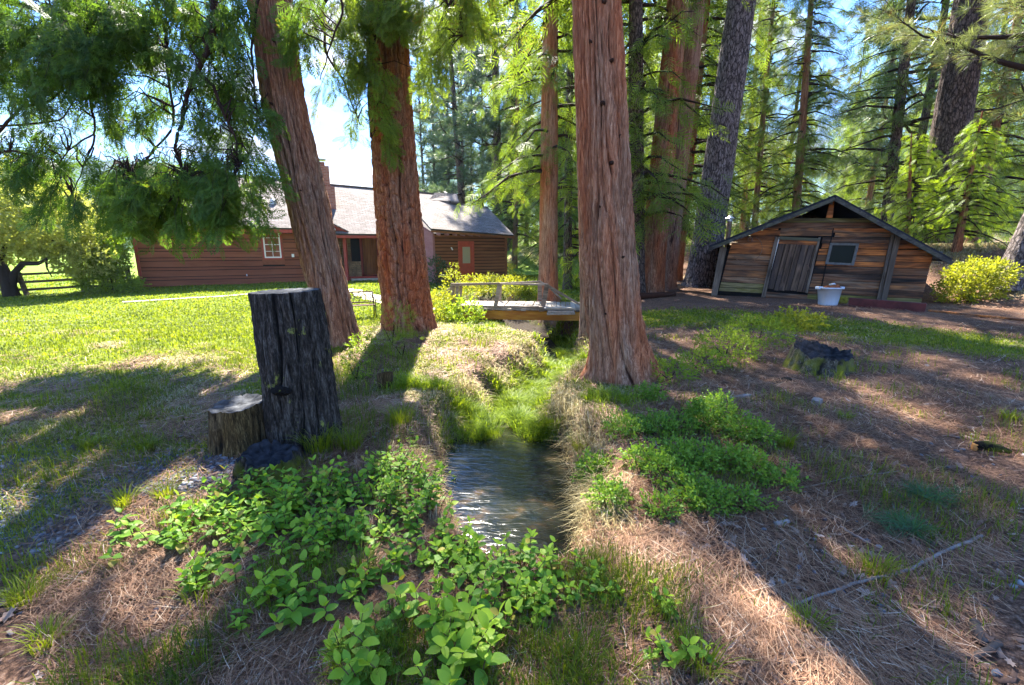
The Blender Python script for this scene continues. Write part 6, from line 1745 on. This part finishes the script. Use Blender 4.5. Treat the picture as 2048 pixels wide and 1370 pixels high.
for nm_, sd_, sgn in (('bank_straw_grass', 94, 1),):
    blades(nm_, 9000, d_rim, (.14, .30), .0020, M_drygrass, sd_, 2.4, 13, .40, .8, .0007, (0, -.1, .22), (-.1, .9))
def d_drybank(x, y): return cover(x, y)[1] * dry_land(x, y) * .9
blades('dry_bank_grass', 52000, d_drybank, (.05, .14), .0018, M_drygrass, 96, 3.6, 22, .9, .9, .0008, (0, 0, .2), (.1, 1))

# two tufts of fresh green pine needles lying on the straw, and grass tussocks one can tell apart
def needle_tuft(px, py, label, sc, seed):
    p = G(px, py); r = np.random.default_rng(seed); n = 14
    loc = r.normal(0, .05, (n, 3)) * np.array([1.6, 1, .3]) + np.array([0, 0, .05]); dr = r.normal(0, 1, (n, 3)) * np.array([1, 1, .35]) + np.array([0, 0, .15])
    me = sprays('needles', [needles_template(34, 5, .010)], loc, dr, r.normal(0, 1, (n, 3)), r.uniform(.8, 1.1, n) * sc, leaf_mat('fresh_pine_needles', (.015, .07, .030), (.07, .17, .07), .3, .4, 3), r)
    o = empty('pine_sprig', p, 0, label, 'pine sprig'); tag(link('needles', me, o), kind='stuff')
    mb = MB().tube([(-.08, .02, .02), (0, 0, .04), (.09, .01, .03)], .006, 6); mb.build('twig', M_stick, o, True)
needle_tuft(1855, 1005, 'upper of two fresh green fallen pine sprigs on the right straw', .15, 1)
needle_tuft(1815, 1070, 'lower of two fresh green fallen pine sprigs on the right straw', .14, 2)
def tussock(px, py, n, hgt, mat, label, seed, spread=.05, w_=.0022):
    p = G(px, py); r = np.random.default_rng(seed); vs, fs, tn = [], [], []
    for i in range(n):
        a = r.uniform(0, 6.28); rr_ = spread * math.sqrt(r.uniform()); x0, y0 = rr_ * math.cos(a), rr_ * math.sin(a); h = r.uniform(.6, 1.1) * hgt; a2 = a + r.normal(0, .6); l_ = h * r.uniform(.2, .8)
        c_, s_ = -math.sin(a2) * w_, math.cos(a2) * w_; k = len(vs)
        for t, ww in ((0, 1), (.4, .95), (.75, .7), (1, .08)):
            x_, y_, z_ = x0 + math.cos(a2) * l_ * t * t, y0 + math.sin(a2) * l_ * t * t, h * (t - .28 * t ** 3)
            vs += [(x_ - c_ * ww, y_ - s_ * ww, z_), (x_ + c_ * ww, y_ + s_ * ww, z_)]
        fs += [(k + q, k + q + 1, k + q + 3, k + q + 2) for q in (0, 2, 4)]; tn += [r.uniform(0, .6)] * 8
    o = empty('grass_tuft', p, 0, label, 'grass tuft'); tag(link('blades', mesh_np('blades', np.array(vs), np.array(fs), mat, tint=np.array(tn)), o), kind='stuff')
for i, (px, py, n, h, mt, lab) in enumerate((
    (985, 880, 170, .30, M_sedge, 'tall bright green grass clump at the far edge of the pool'), (940, 885, 110, .24, M_sedge, 'bright green grass clump at the far left edge of the pool'),
    (1110, 860, 150, .28, M_sedge, 'bright green grass clump above the far right edge of the pool'), (1060, 840, 120, .24, M_sedge, 'yellow-green grass clump in the middle of the marshy stream bed'),
    (800, 850, 130, .28, M_grass, 'dark green grass tuft between the black stump and the pool'), (640, 905, 150, .30, M_grass, 'blue-green long grass tuft at the foot of the tall black stump'),
    (700, 900, 130, .28, M_grass, 'blue-green long grass tuft right of the tall black stump'), (1165, 900, 120, .22, M_grass, 'green grass tuft on the right rim of the pool'),
    (1085, 790, 160, .30, M_sedge, 'bright green grass clump filling the stream channel below the big cedar'), (1120, 770, 130, .28, M_sedge, 'bright green grass clump beside the dark stream cut'),
    (400, 1210, 26, .20, M_grass, 'thin green grass tuft in the straw at lower left'), (250, 1015, 90, .18, M_grass, 'grass tuft left of the leafy shrubs'), (590, 1030, 60, .2, M_grass, 'grass growing through the leafy shrubs'),
    (720, 1160, 90, .2, M_grass, 'grass tuft between the two front leafy shrubs'), (700, 1360, 60, .2, M_grass, 'green grass tuft at the bottom edge left of centre'), (1400, 1350, 60, .2, M_grass, 'blue-green grass tuft under the lone leafy plant'),
    (1250, 1360, 40, .16, M_grass, 'small grass tuft at the bottom edge right of centre'), (1615, 1260, 70, .14, M_grass, 'grass tuft beside the long pale stick'), (1750, 1150, 60, .16, M_grass, 'grass tuft beneath the green pine sprigs'),
    (1055, 1210, 90, .16, M_grass, 'yellow-green grass tuft right of the front shrub'), (1690, 840, 90, .12, M_grass, 'short grass tuft on the bare right soil'), (2020, 840, 90, .12, M_grass, 'short grass tuft at the right edge'),
    (290, 905, 90, .16, M_grass, 'grass tuft on the shaded left ground'), (180, 900, 80, .15, M_grass, 'grass tuft near the left gravel'), (50, 1210, 70, .16, M_grass, 'grass tuft at the lower left edge'),
    (95, 1300, 60, .15, M_grass, 'grass tuft close to the lower left corner'), (1570, 900, 90, .2, M_grass, 'wispy grass tuft beside the right leafy shrub'), (330, 1000, 80, .16, M_grass, 'grass tuft below the rotten black stump'))):
    tussock(px, py, int(n * 1.3), h, mt, lab, 400 + i, .06 if n < 100 else .11)

# ------------------------------------------------------------------ leafy snowberry-like shrubs of the foreground
M_sb = leaf_mat('broad_shrub_leaves', (.05, .15, .016), (.25, .44, .04), .42, .5, 2.0)
M_sby = leaf_mat('fresh_shrub_leaves', (.14, .27, .015), (.40, .56, .045), .44, .5, 2.0)
M_stem = plain_mat('reddish_stems', (.09, .045, .03), .8, .2, .3, 30)
def leaf_mesh(k, mat):
    """an oval leaf, slightly folded and curled; base at the origin, along +y, length 1"""
    r = random.Random(k); vs, fs = [], []
    n = 6; cur = r.uniform(.05, .35); fold = r.uniform(.08, .22); wd = r.uniform(.27, .34)
    for i in range(n + 1):
        t = i / n; w_ = wd * math.sin(math.pi * t ** .85) ** .75 if 0 < i < n else .012
        z = -cur * t * t; vs += [(-w_, t, z + fold * w_), (0, t, z), (w_, t, z + fold * w_)]
    for i in range(n):
        a = i * 3; fs += [(a, a + 1, a + 4, a + 3), (a + 1, a + 2, a + 5, a + 4)]
    me = mesh_py('leaf', vs, fs, mat, True)
    at = me.attributes.new('tint', 'FLOAT', 'POINT'); at.data.foreach_set('value', np.full(len(vs), r.uniform(.1, .5), dtype=np.float32))
    return me
M_sbold = leaf_mat('yellowed_shrub_leaves', (.16, .13, .02), (.42, .36, .06), .35, .6, 2.0)
LEAFS = [leaf_mesh(k, M_sb) for k in range(4)] + [leaf_mesh(k + 9, M_sby) for k in range(4)] + [leaf_mesh(k + 20, M_sbold) for k in range(2)]
def leafy_shrub(px, py, w_, h_, nst, lsize, label, seed, young=.5, elong=1.0):
    """many upright stems with paired oval leaves; each leaf an object"""
    p0 = G(px, py); r = random.Random(seed)
    root = empty('leafy_shrub', p0, 0, label, 'shrub'); sb = MB(); n_l = 0
    for s_ in range(nst):
        a = r.uniform(0, 6.28); q = math.sqrt(r.random()); bx, by = w_ * q * math.cos(a) * elong, w_ * q * math.sin(a)
        bz = ground(p0.x + bx, p0.y + by) - p0.z
        if chan(np.array(p0.x + bx), np.array(p0.y + by))[0] < .0: continue
        hh = h_ * r.uniform(.55, 1.1) * (1 - .35 * q); la = a + r.gauss(0, .7); lean_ = r.uniform(.1, .5) * hh
        P = [Vector((bx + math.cos(la) * lean_ * t * t, by + math.sin(la) * lean_ * t * t, bz + hh * t)) for t in (0, .25, .5, .75, 1)]
        sb.tube(P, [.0035, .003, .0026, .002, .0015], 4, False)
        pairs = max(3, int(hh / (lsize * .62))); ph = r.uniform(0, 3.14)
        for k in range(pairs):
            t = .22 + .78 * (k + 1) / pairs; i = min(3, int(t * 4)); f = min(t * 4 - i, 1.0); pp = P[i].lerp(P[i + 1], f)
            sz = lsize * (.62 + .5 * math.sin(math.pi * min(t, .88))) * r.uniform(.8, 1.2)
            for sd_ in (0, math.pi):
                if n_l >= 290: break
                az = ph + k * 1.57 + sd_ + r.gauss(0, .25); el = r.uniform(-.1, .5) + .7 * (t > .9)
                me = LEAFS[r.randrange(4) + (4 if (t > .8 and r.random() < young + .3) or r.random() < young * .4 else 0)]
                if r.random() < .035: me = LEAFS[8 + r.randrange(2)]
                sz *= r.uniform(.75, 1.15)
                o = bpy.data.objects.new('leaf', me); COL.objects.link(o); o.parent = root; o.location = pp
                o.rotation_euler = (el, r.gauss(0, .25), az - 1.57); o.scale = (sz * r.uniform(.85, 1.1), sz, sz); n_l += 1
    if sb.v: tag(sb.build('stems', M_stem, root), kind='stuff')
    return root
SHR = [(885, 985, .13, .20, 14, .05, 'leafy stems hanging over the middle of the left pool bank', .4), (905, 1050, .13, .20, 14, .052, 'leafy stems hanging over the lower left pool bank', .5), (850, 935, .13, .20, 12, .048, 'sparse leafy stems at the top of the left pool bank', .3),
 # px, py, radius, height, stems, leaf size, label
 (830, 1345, .22, .26, 24, .085, 'nearest leafy shrub at the bottom centre with the largest oval leaves', .6),
 (720, 1325, .11, .16, 7, .080, 'small leafy shoot touching the left of the nearest shrub', .3),
 (940, 1290, .13, .24, 13, .070, 'leafy shoots at the right side of the nearest shrub', .6),
 (620, 1215, .17, .20, 15, .072, 'pale green leafy shrub left of the bottom centre', .6),
 (760, 1190, .12, .18, 9, .062, 'small leafy plant with tall grass between the front shrubs', .5),
 (450, 1160, .16, .18, 16, .070, 'leafy shrub lobe at the lower left end of the shrub patch', .3),
 (330, 1085, .22, .17, 17, .072, 'outermost left low leafy plants of the shrub patch', .15),
 (430, 1065, .24, .20, 26, .068, 'leafy shrub on the left side of the patch in shade', .15),
 (540, 1075, .22, .22, 28, .066, 'leafy shrub in the middle left of the patch', .2),
 (480, 1010, .26, .20, 28, .064, 'leafy shrub below the rotten black stump', .15),
 (610, 1010, .26, .24, 30, .062, 'leafy shrub in the centre of the shrub patch', .2),
 (650, 1110, .22, .24, 26, .062, 'leafy shrub at the front middle of the patch', .35),
 (730, 1070, .24, .28, 30, .058, 'tall leafy shrub left of the pool, its front part', .35),
 (720, 990, .26, .28, 32, .055, 'tall leafy shrub left of the pool, its back part', .25),
 (820, 1020, .22, .30, 32, .055, 'dense leafy shrub overhanging the left pool bank', .4),
 (830, 1110, .20, .22, 28, .058, 'leafy shrub leaning over the near left pool corner', .45),
 (790, 960, .18, .26, 24, .050, 'upright leafy stems at the back of the pool bank', .35),
 (915, 1140, .16, .17, 20, .060, 'yellow-green leafy shrub at the near edge of the pool', .7),
 (1025, 1185, .17, .24, 24, .062, 'upright leafy shrub standing in front of the pool', .7),
 (1150, 1185, .18, .14, 22, .058, 'leafy shrub at the near right corner of the pool', .4),
 (1060, 1235, .08, .14, 5, .060, 'little leafy shoot in front of the pool shrubs', .7),
 (900, 1195, .06, .12, 4, .055, 'tiny leafy shoot standing alone above the nearest shrub', .6),
 (1210, 1190, .08, .10, 5, .050, 'low trailing leafy shoot at the right end of the pool shrubs', .3),
 (1320, 1235, .05, .18, 4, .058, 'lone upright leafy plant right of centre, its upper half in sun', .7),
 (1350, 1325, .08, .13, 6, .062, 'bright yellow-green lone leafy plant near the bottom right of centre', 1.0),
 (480, 1260, .05, .10, 3, .050, 'single small sprout in the straw at lower left', .5)]
for i, (px, py, w_, h_, ns, ls, lab, yg) in enumerate(SHR):
    leafy_shrub(px, py, w_ * (.85 + .3 * (i % 3 == 0)), h_ * (1.0 + .15 * (i % 2)), int(ns * 1.1), ls * .90, lab, 500 + i, yg, 1.25)
# finer-leaved shrubs of the right bank: leaves too small to pick apart, one foliage part each
def fine_shrub(px, py, w_, h_, n, label, seed, mat, fs=(.055, .10)):
    p = G(px, py); leafy('leafy_shrub', p, [(w_ * (rw.random() - .5), w_ * (rw.random() - .5), h_ * .45, w_ * .5, w_ * .45, h_ * .65, n // 3) for _ in range(3)], [([(w_ * .5 * math.cos(a), w_ * .4 * math.sin(a), 0), (w_ * .7 * math.cos(a), w_ * .6 * math.sin(a), h_)], .003, .002) for a in np.linspace(0, 6, 9)], mat, label, 'shrub', fs, seed=seed, bark=M_stem)
M_fine = leaf_mat('small_shrub_leaves', (.035, .10, .015), (.20, .34, .04), .42, .5, 2.2)
for i, (px, py, w_, h_, n, lab) in enumerate((
    (1430, 850, .34, .24, 900, 'bushy small-leaved shrub, topmost of the right bank patch'), (1500, 880, .26, .16, 480, 'small-leaved shrub at the upper right of the right bank patch'),
    (1340, 880, .26, .16, 460, 'small-leaved shrub at the upper left of the right bank patch'), (1380, 930, .30, .17, 620, 'small-leaved shrub in the middle of the right bank patch'),
    (1500, 945, .24, .13, 380, 'small-leaved shrub at the right side of the right bank patch'), (1300, 950, .24, .15, 460, 'small-leaved shrub beside the straw slope of the pool'),
    (1400, 1000, .26, .13, 420, 'small-leaved shrub at the lower middle of the right bank patch'), (1560, 975, .16, .10, 170, 'bright small clump at the right tip of the right bank patch'),
    (1200, 960, .22, .17, 420, 'fine green plants hanging over the right rim of the pool'), (1230, 1010, .18, .13, 280, 'fine green plants on the near right rim of the pool'),
    (1320, 1030, .14, .10, 150, 'small scattered sprigs in the straw below the right bank patch'), (1490, 1010, .12, .09, 110, 'small sprigs at the lower right of the right bank patch'),
    (1260, 870, .26, .13, 330, 'thin green plants right of the big cedar foot, above the pool'), (1290, 800, .22, .13, 260, 'fresh green plants just below the big right cedar'))):
    fine_shrub(px, py, w_, h_, int(n * .8), lab, 700 + i, M_fine)

# ------------------------------------------------------------------ air
m = bpy.data.materials.new('thin_haze'); m.use_nodes = True; nt = m.node_tree; nt.nodes.clear()
ho = nt.nodes.new('ShaderNodeOutputMaterial'); hv = nt.nodes.new('ShaderNodeVolumePrincipled')
hv.inputs['Density'].default_value = 0.00022; hv.inputs['Color'].default_value = (.62, .80, 1.0, 1); hv.inputs['Anisotropy'].default_value = 0.0
nt.links.new(hv.outputs[0], ho.inputs['Volume'])
hz = MB().box(-1400, 1200, -135, 1300, -4, 172)
tag(hz.build('haze', m), kind='stuff')
